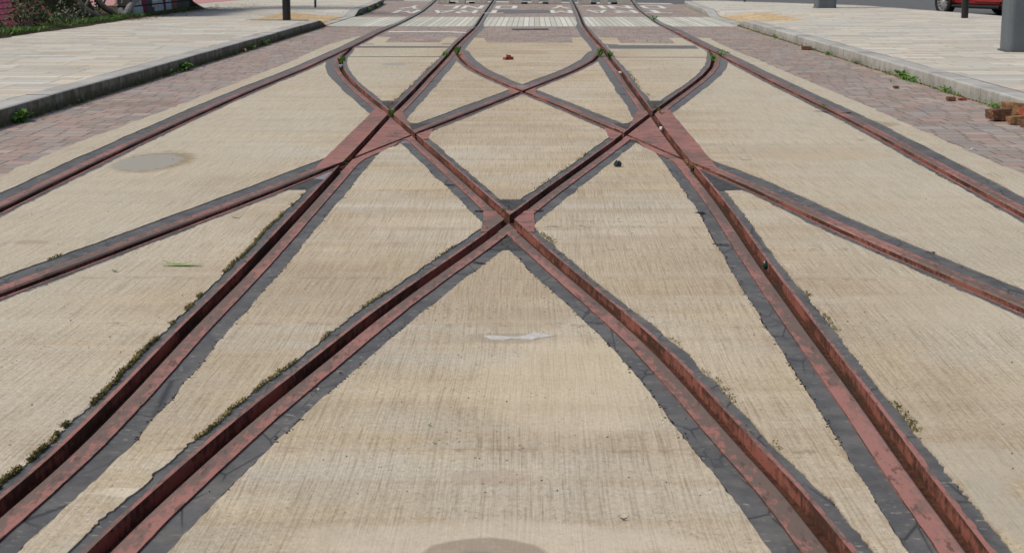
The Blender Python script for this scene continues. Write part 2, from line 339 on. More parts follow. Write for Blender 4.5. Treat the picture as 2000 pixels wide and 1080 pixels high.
# ---------------------------------------------------------------- track geometry, measured in the photo and put on the ground
RAIL = {
 'A': [(852.5,1),(840,12),(824,24.4),(803.7,35.6),(783,45.8),(742.6,64),(722,75),(689.6,91.6),(646.8,111.6),(600,133.4),(490,178.5),(350,241.5),(227.5,299),(0,411)],
 'B': [(964.6,0),(946,26.5),(934,45.8),(923.8,58),(905.5,74.3),(889,90),(875,108),(854.6,130),(834,150.7),(811.8,175),(787.4,199.6),(763,223),(730,259.5),(695,298),(672,321),(641.7,354),(578,422),(481,526),(389,615),(344,660),(279,730),(191,820),(119.5,889),(39.8,957),(0,990)],
 'C': [(1117.5,0),(1130,25),(1140,50),(1157.5,72.5),(1177.5,93.8),(1192.5,116),(1215,143.8),(1232.5,170),(1250,192.5),(1271,221),(1293,253),(1315,281.5),(1334,306.7),(1356,332),(1389,371),(1418,408),(1442.6,442.6),(1485,507),(1541,581),(1584,640),(1655,733),(1721,822),(1785,911),(1852,1000),(1913,1080)],
 'D': [(1234,2.5),(1245,17.5),(1262.5,31),(1282.5,45),(1312.5,60),(1340,75),(1367.5,89),(1395,102.5),(1425,118.8),(1450,131),(1496,155),(1571,192),(1610,211),(1675,243),(1723.7,269),(1775.7,299),(1905.6,370),(2000,421)],
 'E': [(689.6,92.5),(681.5,99.8),(671.3,109),(666,120),(667,134.4),(675,147.7),(691.6,165),(710,181),(730,197.6),(762,222),(783,243),(810,265),(846,297),(887,332),(925,366),(966,401),(994,427),(1013,446),(1032.6,465),(1057.8,486),(1087,511),(1111,530),(1141,556),(1208,611),(1267,662),(1294,687),(1376.6,775),(1456.6,864),(1549,960),(1645,1080)],
 'F': [(1385,100),(1392,108),(1393,118),(1390,130),(1375,147.5),(1350,167.5),(1325,185),(1300,203),(1271,224),(1249,241),(1220.8,263),(1170,300),(1126,332),(1076,366.5),(1028.7,401),(997,427),(971.9,447),(939,470),(909.6,491),(880,511),(828,546),(742,607.5),(675,659),(647,685),(539.6,767),(442,848),(350.5,928.8),(257,1012),(188,1080)],
 'G': [(889,92),(891,99),(893,106),(901.4,118),(917.7,132),(946,147.7),(976.8,161),(1000,171),(1020,179.5),(1050,191),(1087,204),(1112.5,217),(1154.7,234),(1217.6,261),(1265,281.5),(1306,300),(1345,317),(1406.6,341),(1461,364),(1535,401),(1609,436),(1683,469),(1757,501),(1831,533),(1905.6,565),(2000,606)],
 'H': [(1177,94),(1175,100),(1170,108),(1160,118.8),(1140,130),(1120,140),(1087.5,153),(1050,167.5),(1020,179.5),(985,193.8),(941,211),(878,236),(808.6,262.5),(767.6,279),(701.5,304.5),(657,322.5),(592.6,350),(518.5,379.6),(426,415),(333,450),(259,479),(185,507),(111,535),(37,562),(0,576)],
}
SIDE = {'A': -1, 'B': 1, 'C': -1, 'D': 1, 'E': -1, 'F': 1, 'G': 1, 'H': -1}      # which side of its groove the rail head lies
def vnoise(s, seed, freq):
    """1-D smooth value noise in -1..1"""
    r = np.random.RandomState(seed).uniform(-1, 1, 40000); u = s*freq+1000.0; i = np.floor(u).astype(int); f = u-i; f = f*f*(3-2*f)
    return r[i % 40000]*(1-f)+r[(i+1) % 40000]*f
curve = {}
for k, pts in RAIL.items():
    p = np.array(pts, float); rows = np.arange(math.ceil(p[0, 1]), math.floor(p[-1, 1])+1)
    xs = np.interp(rows, p[:, 1], p[:, 0]); sm = xs.copy()
    for _ in range(2):
        src = sm.copy()
        for i, r_ in enumerate(rows):
            s_ = min(max((r_-110)*.07, 1.2), 24.0); s_ = min(s_, i/1.5+.01, (len(rows)-1-i)/1.5+.01)
            if s_ < .5: continue
            a = max(0, int(i-3*s_)); b = min(len(rows), int(i+3*s_)+1)
            wt = np.exp(-.5*((rows[a:b]-r_)/s_)**2); wt /= wt.sum()
            c0 = (wt*rows[a:b]).sum(); c1 = (wt*src[a:b]).sum()
            sl = ((wt*(rows[a:b]-c0)*(src[a:b]-c1)).sum())/max(1e-9, (wt*(rows[a:b]-c0)**2).sum())
            sm[i] = c1+sl*(r_-c0)
    n = min(60, len(rows)//4); sl = (sm[-1]-sm[-1-n])/n
    rr = np.arange(rows[-1]+4, 1700, 8); rows2 = np.concatenate([rows, rr]); x2 = np.concatenate([sm, sm[-1]+sl*(rr-rows[-1])])
    if k in 'ABCD':
        sl = (sm[6]-sm[0])/6; rt_ = np.arange(rows2[0]-30, rows2[0], 3.0); x2 = np.concatenate([sm[0]+sl*.6*(rt_-rows[0]), x2]); rows2 = np.concatenate([rt_, rows2])
    W_ = np.array([at(a, b)[:2] for a, b in zip(x2, rows2)]); o = np.argsort(W_[:, 1]); curve[k] = W_[o]
YMIN, YMAX = 2.6, 70.0
HEAD, GRV, LIP = .057, .045, .012
lines = {}          # (rail, edge) -> (ys, xs)
for ki, k in enumerate('ABCDEFGH'):
    cw = curve[k]; y0 = max(cw[0, 1], YMIN); y1 = min(cw[-1, 1], YMAX)
    ys = [y0]
    while ys[-1] < y1: ys.append(ys[-1]+max(.009, .0024*ys[-1]))
    ys[-1] = y1; ys = np.array(ys)
    X = np.interp(ys, cw[:, 1], cw[:, 0]); dX = np.gradient(X, ys); hyp = np.sqrt(1+dX**2); s = SIDE[k]
    g = np.full_like(ys, GRV/2); 
    if k in 'GH':      # narrow flangeway across the frog plate
        ya, yb = row_y(322), row_y(258); inn = 1/(1+np.exp(-(ys-ya)/.08))*1/(1+np.exp((ys-yb)/.08)); g = g*(1-inn*.45)
    tap = np.ones_like(ys)
    if k in 'EFGH': tap = np.clip((y1-ys)/1.2, .12, 1)
    g = g*np.minimum(1, tap+.35)
    hd = HEAD*tap; wide = .096 if k in 'ADGH' else .060
    lo = np.clip((ys-10)/8, 0, 1); wide = wide*(1-lo)+.092*lo if k not in 'AD' else wide+0*lo
    wn_ = wide*tap + .003*np.abs(vnoise(ys, 35+ki, 80))*np.clip(vnoise(ys, 36+ki, 3), 0, 1) + (.007*vnoise(ys, 10+ki, 1.3)+.0035*vnoise(ys, 20+ki, 5))*np.clip((ys-3)/6, .4, 1.0)+.0014*vnoise(ys, 30+ki, 30)
    far = np.clip((ys-30.5)/2.0, 0, 1); wn_ = wn_*(1-far)+.03*far
    nn = (.020+.010*np.clip((ys-5)/6, 0, 1))*tap + .007*vnoise(ys, 40+ki, 1.2)+.004*vnoise(ys, 50+ki, 9)+np.where(ys < 30, .009*np.abs(vnoise(ys, 60+ki, 95))*np.clip(.55+vnoise(ys, 65+ki, 7), 0, 1.3), 0)
    if k in 'BCEF': nn = nn+.006
    nn = nn+np.where(ys < 22, .004*vnoise(ys, 66+ki, 55)*np.clip(.4+vnoise(ys, 67+ki, 3), 0, 1), 0)
    nn = np.maximum(nn, .007)*(1-far)+.012*far
    gap = np.maximum(0, .0030+.0032*vnoise(ys, 70+ki, 5)+.0022*vnoise(ys, 80+ki, 25))*(1-np.clip((ys-14)/6, 0, 1))+.0004
    gap2 = np.maximum(0, .001+.003*vnoise(ys, 90+ki, 12)+.003*vnoise(ys, 95+ki, 45))*(1-np.clip((ys-14)/6, 0, 1))+.0004
    rd = .0022*vnoise(ys, 110+ki, 9)+.0016*vnoise(ys, 120+ki, 31)
    def off(e): return X+s*e*hyp
    lines[k] = dict(ys=ys, gl=off(-g), gh=off(g), he=off(g+.007), h=off(g+hd+rd*.4), sw=off(g+hd+wn_), gp=off(g+hd+wn_+gap),
                    l=off(-g-LIP-np.maximum(0, rd*1.5)), sn=off(-g-LIP-nn-.002), gn=off(-g-LIP-nn-.002-gap2))
def poly(px): return [tuple(at(a, b)[:2]) for a, b in px]
PLATES = {
 'left': [(731,215),(762,215),(786,217),(803,251),(846,252),(835,272),(814,274),(800,272),(771,284),(712,311),(694,324),(672,338),(655,338),(616,327),(648,296)],
 'right': [(1244,218),(1275,215),(1307,215),(1353,269),(1400,327),(1385,331),(1352,334),(1334,329),(1306,310),(1258,288),(1232,272),(1191,272),(1181,251),(1227,250)],
 'centre': [(945,411),(1043,412),(1045,453),(939,453)],
 'far': [(996,171.5),(1046,171.5),(1048,185),(990,185)] }
PADS = [
 ([(972,389),(1030,389),(998,413)], 'P', 'small ribbed black rubber triangle just above the central rail crossing'),
 ([(985,459.5),(999,460.5),(1027,488.5),(946,490)], 'P', 'ribbed black rubber triangle just below the central rail crossing'),
 ([(553,371.5),(598,371.5),(634,349),(606,347)], 'P', 'ribbed black rubber wedge between diverging rails on the left'),
 ([(606,347),(634,349),(660,326),(650,325)], 'L', 'smooth pale grey wedge tip between diverging rails on the left'),
 ([(1367,331),(1403,373),(1457,371.5)], 'P', 'ribbed black rubber wedge between diverging rails on the right'),
 ([(744,197),(780,197),(763,217)], 'P', 'dark rubber triangle above the left rail crossing'),
 ([(1263,197),(1299,197),(1275,217)], 'P', 'dark rubber triangle above the right rail crossing'),
 ([(800,240.5),(842,240.5),(818,257),(804,256)], 'P', 'dark rubber wedge right of the left painted plate'),
 ([(1200,240.5),(1232,240.5),(1226,256),(1212,257)], 'P', 'dark rubber wedge left of the right painted plate'),
 ([(768,288),(783,273.5),(803,273.5),(818,290),(800,279),(790,278)], 'L', 'pale grey smooth rubber cap over the left slab tip'),
 ([(1204,290),(1228,273.5),(1242,273.5),(1262,291),(1245,280),(1232,279)], 'P', 'dark rubber cap over the tip of the right slab'),
 ([(1001,166),(1037,166),(1020,174)], 'L', 'grey rubber triangle above the furthest rail crossing'),
 ([(1004,187.5),(1038,187.5),(1021,182)], 'L', 'grey rubber triangle below the furthest rail crossing'),
]
STRIPS = [([(694,90.5),(880,91),(876,94.2),(690,94.2)], 'narrow dark grey strip across the left track'),
          ([(1186,88.5),(1358,89.5),(1366,96),(1190,96)], 'wide dark grey strip across the right track'),
          ([(682,110.6),(868,110.8),(867,112.2),(681,112)], 'thin dark joint across the left track below the grey strip'),
          ([(1199,111.6),(1385,112),(1385,113.4),(1200,113)], 'thin dark joint across the right track below the grey strip'),
          ([(705,85.6),(731,86),(730,87.4),(704,87)], 'short dark groove beside the left outer rail'), ([(864,85.6),(888,85.6),(887,87.6),(864,87)], 'short dark groove beside the inner rail of the left track'),
          ([(1180,86),(1206,87),(1208,88.6),(1182,88.4)], 'short dark groove beside the inner rail of the right track')]
CONC = [(-3200,1650),(0,344),(85,305.5),(119,291),(304.5,223),(455,165),(577.5,117),(600,105),(640.7,88),(687.6,74.3),(698,72),(727,72),(763,73),(753,83.5),(858.7,83.5),(871,74),(905,74),(946,75),(950,84),(1117,84),(1117,74),
        (1150,73),(1205,75),(1212,84.5),(1320,86),(1307,75),(1345,75),(1385.7,75),(1400,84),(1431,97.5),(1486.5,120),(1551.5,148),(1619.7,175.5),(1675,199),(1762.7,238),(1811.5,260),(1896,298),(2000,340),(5400,1650)]
def densify(poly_, amp, seed):
    out = []; n = len(poly_)
    for i in range(n):
        a = np.array(poly_[i]); b = np.array(poly_[(i+1) % n]); L = np.linalg.norm(b-a); st = max(.03, .006*min(a[1], b[1])); m = max(1, int(L/st)); nr = np.array([-(b-a)[1], (b-a)[0]])/max(L, 1e-6)
        for j in range(m):
            p = a+(b-a)*j/m; u = np.array([p[0]*1.3+p[1]])
            out.append(tuple(p+nr*(amp*(.6*vnoise(u, seed, 5)[0]+.4*vnoise(u, seed+1, 17)[0]) if j else 0)))
    return out
XL, XR = -3.90, 3.86
V = []; Ed = []
def add_line(pts, closed=False):
    b = len(V); V.extend([Vector((float(a), float(c))) for a, c in pts]); n = len(pts)
    Ed.extend([(b+i, b+i+1) for i in range(n-1)])
    if closed: Ed.append((b+n-1, b))
add_line([(XL, YMIN), (XR, YMIN), (XR, YMAX), (XL, YMAX)], True)
for k, L in lines.items():
    for e in ('gl', 'gh', 'he', 'h', 'sw', 'gp', 'l', 'sn', 'gn'):
        m = (L[e] > XL+.002) & (L[e] < XR-.002); idx = np.nonzero(m)[0]
        if len(idx) < 2: continue
        for run in np.split(idx, np.nonzero(np.diff(idx) > 1)[0]+1):
            if len(run) > 1: add_line([(L[e][i], L['ys'][i]) for i in run])
plates = {k: densify(poly(v), .004, 300) for k, v in PLATES.items()}
pads = [poly(v) for v, _, _ in PADS]; strips = [densify(poly(v), .003, 320) for v, _ in STRIPS]
def clipx(pl): return [(min(max(a, XL+.001), XR-.001), max(b, YMIN+.001)) for a, b in pl]
conc = clipx(densify(poly(CONC), .022, 340))
for pl in list(plates.values())+pads+strips+[conc]: add_line(pl, True)
YC0, YC1 = row_y(52), row_y(33.8)
yroad = lambda x: at(1042, 2.5).y + (at(1042, 8.8).y-at(1042, 2.5).y)*(x-XL)/(XR-XL)
add_line([(XL, YC0), (XR, YC0)]); add_line([(XL, YC1), (XR, YC1)])
add_line([(XL, yroad(XL)), (XR, yroad(XR))]); add_line([(XL, yroad(XL)+1.0), (XR, yroad(XR)+1.0)])
vo, eo, fo, *_ = geometry.delaunay_2d_cdt(V, Ed, [], 0, 1e-5, False)
vo = np.array([tuple(v) for v in vo]); fo = [tuple(f) for f in fo]
cen = np.array([vo[list(f)].mean(0) for f in fo])
def inside(pl, P_):
    x, y = P_[:, 0], P_[:, 1]; r = np.zeros(len(P_), bool); n = len(pl)
    for i in range(n):
        (x0, y0), (x1, y1) = pl[i], pl[(i+1) % n]
        if y0 == y1: continue
        c = ((y0 > y) != (y1 > y)) & (x < (x1-x0)*(y-y0)/(y1-y0)+x0); r ^= c
    return r
N = len(fo); cls = np.empty(N, object); own = np.empty(N, object); cls[:] = 'paver'; own[:] = 'paving'
cy = cen[:, 1]; cx = cen[:, 0]
ic = inside(conc, cen); cls[ic] = 'concrete'; own[ic] = 'slab'
mwp = (cy > YC0) & (cy < YC1); cls[mwp] = 'white_paver'; own[mwp] = 'crossing'
mr = cy > yroad(cx); cls[mr] = 'edge'; own[mr] = 'edge'
mr = cy > yroad(cx)+1.0; cls[mr] = 'asphalt'; own[mr] = 'road'
for i, s in enumerate(strips): m = inside(s, cen); cls[m] = 'strip'; own[m] = 'strip%d' % i
def between(k, a, b):
    L = lines[k]; xa = np.interp(cy, L['ys'], L[a]); xb = np.interp(cy, L['ys'], L[b]); ok = (cy >= L['ys'][0]) & (cy <= L['ys'][-1])
    return ok & (cx > np.minimum(xa, xb)) & (cx < np.maximum(xa, xb))
for k in 'ABCDEFGH':
    m = (between(k, 'sw', 'gp') | between(k, 'sn', 'gn')) & (own == 'slab'); cls[m] = 'gap'; own[m] = 'slab'
for k in 'ABCDEFGH':
    m = between(k, 'h', 'sw') | between(k, 'l', 'sn'); cls[m] = 'seal'; own[m] = k
for k, s in plates.items(): m = inside(s, cen); cls[m] = 'plate'; own[m] = 'plate_'+k
for i, s in enumerate(pads):
    m = inside(s, cen); cls[m] = 'pad'; own[m] = 'pad%d' % i
for k in 'ABCDEFGH':
    m = between(k, 'he', 'h') & (cls != 'plate'); cls[m] = 'head'; own[m] = k
    m = between(k, 'gl', 'l') & (cls != 'plate'); cls[m] = 'lip'; own[m] = k
for k in 'ABCDEFGH':
    m = between(k, 'gh', 'he') & (cls != 'plate'); cls[m] = 'hedge'; own[m] = k
for k in 'ABCDEFGH':
    m = between(k, 'gl', 'gh'); cls[m] = 'groove'; own[m] = k
yG0, yG1 = row_y(320), row_y(262)
ZL = {'paver': -.003, 'concrete': 0, 'white_paver': -.002, 'edge': 0, 'asphalt': -.006, 'strip': -.004, 'gap': -.012, 'seal': -.004, 'plate': .0005, 'pad': -.005, 'head': .001, 'lip': -.002}
def zof(i, v):
    c = cls[i]
    if c == 'groove':
        if own[i] in 'GH' and yG0 < cy[i] < yG1: return -.020
        return -.039
    if c == 'hedge':
        L = lines[own[i]]; g = np.interp(vo[v][1], L['ys'], L['gh']); h = np.interp(vo[v][1], L['ys'], L['he'])
        u = (vo[v][0]-g)/(h-g) if abs(h-g) > 1e-9 else 1; return .001-.006*(1-min(1, max(0, u)))**1.5
    return ZL[c]
buck = {}
MI = {'paver': ('paving', 'paver'), 'white_paver': ('x', 'white_paver'), 'concrete': ('slab', 'concrete'), 'gap': ('slab', 'dirt')}
def put(key, mat, coords, us=None):
    b = buck.setdefault(key, {'u': [], 'v': [], 'f': [], 'm': [], 'mats': []})
    if mat not in b['mats']: b['mats'].append(mat)
    n = len(b['v']); b['v'].extend(coords); b['u'].extend(us or [.75]*len(coords)); b['f'].append(tuple(range(n, n+len(coords)))); b['m'].append(b['mats'].index(mat))
KEY = {'paver': 'paving', 'concrete': 'slab', 'gap': 'slab', 'white_paver': 'crossing', 'edge': 'edge', 'asphalt': 'road'}
TOP = {'paver': 'paver', 'concrete': 'concrete', 'gap': 'dirt', 'white_paver': 'white_paver', 'edge': 'edge', 'asphalt': 'asphalt', 'strip': 'seal', 'seal': 'seal', 'plate': 'plate', 'pad': 'pad', 'head': 'rail', 'lip': 'rail', 'hedge': 'rail', 'groove': 'rfloor'}
M['edge'] = m_plain('pale_edging_stone', (.5, .49, .44), (.6, .58, .52), 5)
def keyof(i):
    c = cls[i]
    if c in KEY: return (KEY[c], '')
    part = {'seal': 'rubber_seal', 'head': 'rail_head', 'hedge': 'rail_head', 'lip': 'guard_lip', 'groove': 'flange_groove'}.get(c, '')
    return (own[i], part)
emap = {}
for i, f in enumerate(fo):
    mat = TOP[cls[i]]
    if cls[i] == 'pad' and PADS[int(own[i][3:])][1] == 'L': mat = 'lightpad'
    a, b, c = f; 
    A_, B_, C_ = vo[a], vo[b], vo[c]
    if (B_[0]-A_[0])*(C_[1]-A_[1])-(B_[1]-A_[1])*(C_[0]-A_[0]) < 0: f = (a, c, b)
    us = None
    if cls[i] in ('head', 'hedge', 'lip'):
        L = lines[own[i]]; us = []
        for v in f:
            g_ = np.interp(vo[v][1], L['ys'], L['gh']); h_ = np.interp(vo[v][1], L['ys'], L['h']); us.append(float(min(1, max(0, (vo[v][0]-g_)/(h_-g_+1e-9)))) if cls[i] != 'lip' else .6)
    put(keyof(i), mat, [(vo[v][0], vo[v][1], zof(i, v)) for v in f], us)
    for j in range(3):
        e = (f[j], f[(j+1) % 3]); emap.setdefault((min(e), max(e)), []).append((i, e))
WALL = {'head': 'rwall', 'hedge': 'rwall', 'lip': 'rwall', 'plate': 'rwall'}
for (a, b), l in emap.items():
    if len(l) != 2: continue
    (i, ei), (j, ej) = l
    if cls[i] == cls[j] and own[i] == own[j] and cls[i] != 'groove': continue
    zi = (zof(i, ei[0]), zof(i, ei[1])); zj = (zof(j, ei[0]), zof(j, ei[1]))
    if abs(zi[0]-zj[0])+abs(zi[1]-zj[1]) < 2e-4: continue
    if zi[0]+zi[1] >= zj[0]+zj[1]: hi, e, zh, zl = i, ei, zi, zj
    else: hi, e, zh, zl = j, ej, (zj[1], zj[0]), (zi[1], zi[0])
    p, q = vo[e[0]], vo[e[1]]; other = j if hi == i else i
    k = keyof(hi); mat = WALL.get(cls[hi], TOP[cls[hi]])
    if cls[other] == 'groove': mat = 'rwall'
    co = [(p[0], p[1], zh[0]), (p[0], p[1], zl[0]), (q[0], q[1], zl[1]), (q[0], q[1], zh[1])]
    if abs(zh[0]-zl[0]) < 1e-6: co = [co[0], co[2], co[3]]
    elif abs(zh[1]-zl[1]) < 1e-6: co = co[:3]
    put(k, mat, co)
RLAB = {'A': 'long red painted grooved rail nearest the left kerb, outer rail of the left track',
 'B': 'deep grooved red rail running from the far left track to the bottom left corner', 
 'C': 'deep grooved red rail running from the far right track to the bottom right corner',
 'D': 'long red painted grooved rail nearest the right kerb, outer rail of the right track',
 'E': 'curved grooved rail from the far left switch through all crossings to the lower right',
 'F': 'curved grooved rail from the far right switch through all crossings to the lower left',
 'G': 'slender crossover rail curving from the inner left rail out to the right picture edge',
 'H': 'slender crossover rail curving from the inner right rail out to the left picture edge'}
roots = {}
for k in 'ABCDEFGH':
    L = lines[k]; i = len(L['ys'])//3
    roots[k] = empty('tram_rail', (float(L['gl'][i]), float(L['ys'][i]), 0), RLAB[k], 'rail', 'grooved tram rails of the junction')
def mesh_from(key, name, parent=None, label=None, cat=None, kind=None, group=None, thick=False):
    b = buck[key]; v = np.array(b['v'])
    o0 = np.array(parent.location) if parent else (np.array([0, 0, 0]) if kind else np.append(v[:, :2].mean(0), 0))
    me = bpy.data.meshes.new(name); me.from_pydata([tuple(x-o0) for x in v], [], b['f'])
    me.attributes.new('across', 'FLOAT', 'POINT').data.foreach_set('value', b['u'])
    bm = bmesh.new(); bm.from_mesh(me)
    for f, mi in zip(bm.faces, b['m']): f.material_index = mi
    bmesh.ops.remove_doubles(bm, verts=bm.verts[:], dist=1e-5); bm.to_mesh(me); bm.free()
    o = from_me(name, me, [M[x] for x in b['mats']], parent, loc=None if parent else Vector(o0.tolist()))
    return tag(o, label, cat, group, kind)
PLAB = {'left': 'pink painted steel plate round the left rail crossing', 'right': 'pink painted steel plate round the right rail crossing',
        'centre': 'small worn red plate at the central rail crossing', 'far': 'smallest red plate at the furthest rail crossing'}
for key in list(buck):
    o_, p_ = key
    if o_ in roots: mesh_from(key, p_, roots[o_])
    elif o_.startswith('plate_'): mesh_from(key, 'crossing_plate', label=PLAB[o_[6:]], cat='steel plate', group='painted crossing plates')
    elif o_.startswith('pad'): mesh_from(key, 'infill_pad', label=PADS[int(o_[3:])][2], cat='rubber pad', group='infill pads at the crossings')
    elif o_.startswith('strip'): mesh_from(key, 'joint_strip', label=STRIPS[int(o_[5:])][1], cat='joint strip', group='strips across the slab')
    elif o_ == 'slab': mesh_from(key, 'concrete_slab', kind='structure')
    elif o_ == 'paving': mesh_from(key, 'block_paving', kind='structure')
    elif o_ == 'crossing': mesh_from(key, 'pale_crossing', kind='structure')
    elif o_ == 'edge': mesh_from(key, 'edging_stones', kind='structure')
    elif o_ == 'road': mesh_from(key, 'road_between_tracks', kind='structure')

# ---------------------------------------------------------------- ground, road, pavements, kerbs
YD0, YD1 = at(1450, 51).y, at(1396, 33.6).y
bm = bmesh.new(); v = [bm.verts.new(p) for p in ((-400, -100, -.10), (400, -100, -.10), (400, 900, -.10), (-400, 900, -.10))]; bm.faces.new(v)
tag(from_bm('ground', bm, M['earth']), kind='structure')
bm = bmesh.new()
for x0, x1, y0, y1 in ((XR+.02, 60, -5, 90), (-60, XL-.02, 36, 90), (XL-.02, XR+.02, YMAX+.002, 90)):
    v = [bm.verts.new(p) for p in ((x0, y0, -.008), (x1, y0, -.008), (x1, y1, -.008), (x0, y1, -.008))]; bm.faces.new(v)
tag(from_bm('road', bm, M['asphalt']), kind='structure')
for x0, x1 in ((XL-.6, XL-.001), (XR+.001, XR+.6)):
    bm = bmesh.new(); ye = yroad(x0)-.02; v = [bm.verts.new(p) for p in ((x0, YD1-1, -.0032), (x1, YD1-1, -.0032), (x1, ye, -.0032), (x0, ye, -.0032))]; bm.faces.new(v); tag(from_bm('block_paving', bm, M['paver']), kind='structure')
KL, KR = -3.82, 3.76; KW = .20; KH = .127
def drop(y):      # 0 = full height, 1 = dropped kerb
    a = min(1, max(0, (y-(YD0-.9))/1.0)); b = min(1, max(0, ((YD1+1.3)-y)/1.6)); s = min(a, b); return s*s*(3-2*s)
def lift(x, y):
    d = min(abs(x-KL), abs(x-KR)); return KH*(1-drop(y)*max(0, 1-max(0, d-KW)/1.5)*.93)
def kerb(xf, s, yend, mat, flare):
    bm = bmesh.new(); L = .914; y = 1.5; prof = [(0, -.03), (0, KH-.018), (.004, KH-.007), (.016, KH), (KW, KH), (KW, -.03)]
    while y < yend:
        y1 = min(y+L-.004, yend); ns = 4; rings = []
        jx = random.uniform(-.004, .004); jz = random.uniform(-.003, .002)
        for q in range(ns+1):
            yy = y+(y1-y)*q/ns; sc = lift(xf, yy)/KH; fx = flare(yy)
            rings.append([bm.verts.new((xf+fx+s*(px_)+jx, yy, (pz*sc if pz > 0 else pz)+jz)) for px_, pz in prof])
        n = len(prof)
        for r0, r1 in zip(rings, rings[1:]):
            for k in range(n): bm.faces.new((r0[k], r0[(k+1) % n], r1[(k+1) % n], r1[k]))
        bm.faces.new(rings[0]); bm.faces.new(rings[-1][::-1]); y += L
    bmesh.ops.recalc_face_normals(bm, faces=bm.faces[:])
    return tag(from_bm('kerb', bm, mat), kind='structure')
flL = lambda y: -.30*max(0, (y-YD1)/10)**1.5; flR = lambda y: .30*max(0, (y-YD1)/10)**1.5
YEL, YER = at(742, 8).y, at(1351, 12).y
kerb(KL, -1, YEL, M['kerbL'], flL); kerb(KR, 1, YER, M['kerbR'], flR)
def pavement(name, fx0, fx1, ya, yb, mat, dz=0, nx=10, st=.4, edge=False):
    bm = bmesh.new(); ys = np.linspace(ya, yb, int((yb-ya)/st)+2); prev = None
    for y in ys:
        x0, x1 = fx0(y), fx1(y); row = []
        for i in range(nx+1):
            x = x0+(x1-x0)*(i/nx)**(1.6 if x1 > 0 else 1.6); row.append(bm.verts.new((x, y, lift(x, y)-.002+dz)))
        if edge: row.append(bm.verts.new((x1, y, -.02)))
        if prev:
            for i in range(len(row)-1): bm.faces.new((prev[i], prev[i+1], row[i+1], row[i]))
        prev = row
    if edge:
        e = [bm.verts.new((q.co.x, q.co.y, -.02)) for q in prev[:-1]]
        for i in range(len(e)-1): bm.faces.new((prev[i], prev[i+1], e[i+1], e[i]))
    bmesh.ops.recalc_face_normals(bm, faces=bm.faces[:])
    for f in bm.faces:
        if abs(f.normal.z) > .5 and f.normal.z < 0: f.normal_flip()
    return tag(from_bm(name, bm, mat), kind='structure')
WX = -7.35
pavement('pavement', lambda y: KL-KW+flL(y)-.009, lambda y: WX if y < 37 else WX-(y-37)*1.5, 1.0, 53.4, M['pavement'], edge=True)
def xb(y): return float(np.interp(y, [0, 20, 26, 33, 41, 46.0], [11.2, 10.6, 10.1, 9.1, 7.9, 4.95]))
pavement('pavement', lambda y: KR+KW+flR(y)+.009, xb, 1.0, 46.0, M['pavement'], edge=True)
# yellow tactile strips, laid 4 mm proud
def sheet(name, pts, mat, dz, kind='structure', z0=KH, sub=6):
    W4 = [at(a, b, z0) for a, b in pts]; bm = bmesh.new(); g = []
    for i in range(sub+1):
        r = []
        for j in range(sub+1):
            p = (W4[0].lerp(W4[1], j/sub)).lerp(W4[3].lerp(W4[2], j/sub), i/sub); r.append(bm.verts.new((p.x, p.y, lift(p.x, p.y)+dz)))
        g.append(r)
    for i in range(sub):
        for j in range(sub): bm.faces.new((g[i][j], g[i][j+1], g[i+1][j+1], g[i+1][j]))
    bmesh.ops.recalc_face_normals(bm, faces=bm.faces[:])
    return tag(from_bm(name, bm, mat), kind=kind)
def rect(name, x0, x1, y0, y1, mat):
    bm = bmesh.new(); n = 8; g = [[bm.verts.new((x0+(x1-x0)*j/n, y0+(y1-y0)*i/n, lift(x0+(x1-x0)*j/n, y0+(y1-y0)*i/n)+.005)) for j in range(n+1)] for i in range(n+1)]
    for i in range(n):
        for j in range(n): bm.faces.new((g[i][j], g[i][j+1], g[i+1][j+1], g[i+1][j]))
    return tag(from_bm(name, bm, mat), kind='structure')
rect('tactile_paving', -5.2, KL-KW-.01, YD0-.8, YD1-.5, M['tactile'])
rect('tactile_paving', KR+KW+.01, 5.0, YD0-.2, YD1-.1, M['tactile'])

# ---------------------------------------------------------------- painted words TRAM / ONLY, upside down to the camera
GL = {'T': [[(0,1),(1,1),(1,.86),(0,.86)], [(.38,.86),(.62,.86),(.62,0),(.38,0)]],
 'R': [[(0,0),(.22,0),(.22,1),(0,1)], [(.22,1),(.8,1),(1,.9),(1,.58),(.8,.46),(.22,.46),(.22,.58),(.7,.58),(.78,.64),(.78,.82),(.7,.87),(.22,.87)], [(.42,.46),(.66,.46),(1,0),(.76,0)]],
 'A': [[(0,0),(.22,0),(.56,1),(.40,1)], [(.78,0),(1,0),(.60,1),(.44,1)], [(.26,.22),(.74,.22),(.70,.36),(.31,.36)]],
 'M': [[(0,0),(.2,0),(.2,1),(0,1)], [(.8,0),(1,0),(1,1),(.8,1)], [(.2,1),(.2,.78),(.5,.25),(.5,.55)], [(.8,1),(.5,.55),(.5,.25),(.8,.78)]],
 'O': [[(.15,1),(.85,1),(.78,.87),(.24,.87)], [(.85,1),(1,.88),(1,.12),(.78,.2),(.78,.87)], [(1,.12),(.85,0),(.15,0),(.24,.13),(.78,.13)], [(.15,0),(0,.12),(0,.88),(.15,1),(.24,.87),(.22,.13)]],
 'N': [[(0,0),(.22,0),(.22,1),(0,1)], [(.78,0),(1,0),(1,1),(.78,1)], [(.22,1),(.22,.75),(.78,0),(.78,.25)]],
 'L': [[(0,0),(.24,0),(.24,1),(0,1)], [(.24,0),(1,0),(1,.14),(.24,.14)]],
 'Y': [[(0,1),(.24,1),(.60,.45),(.40,.45)], [(1,1),(.76,1),(.40,.45),(.60,.45)], [(.38,.45),(.62,.45),(.62,0),(.38,0)]]}
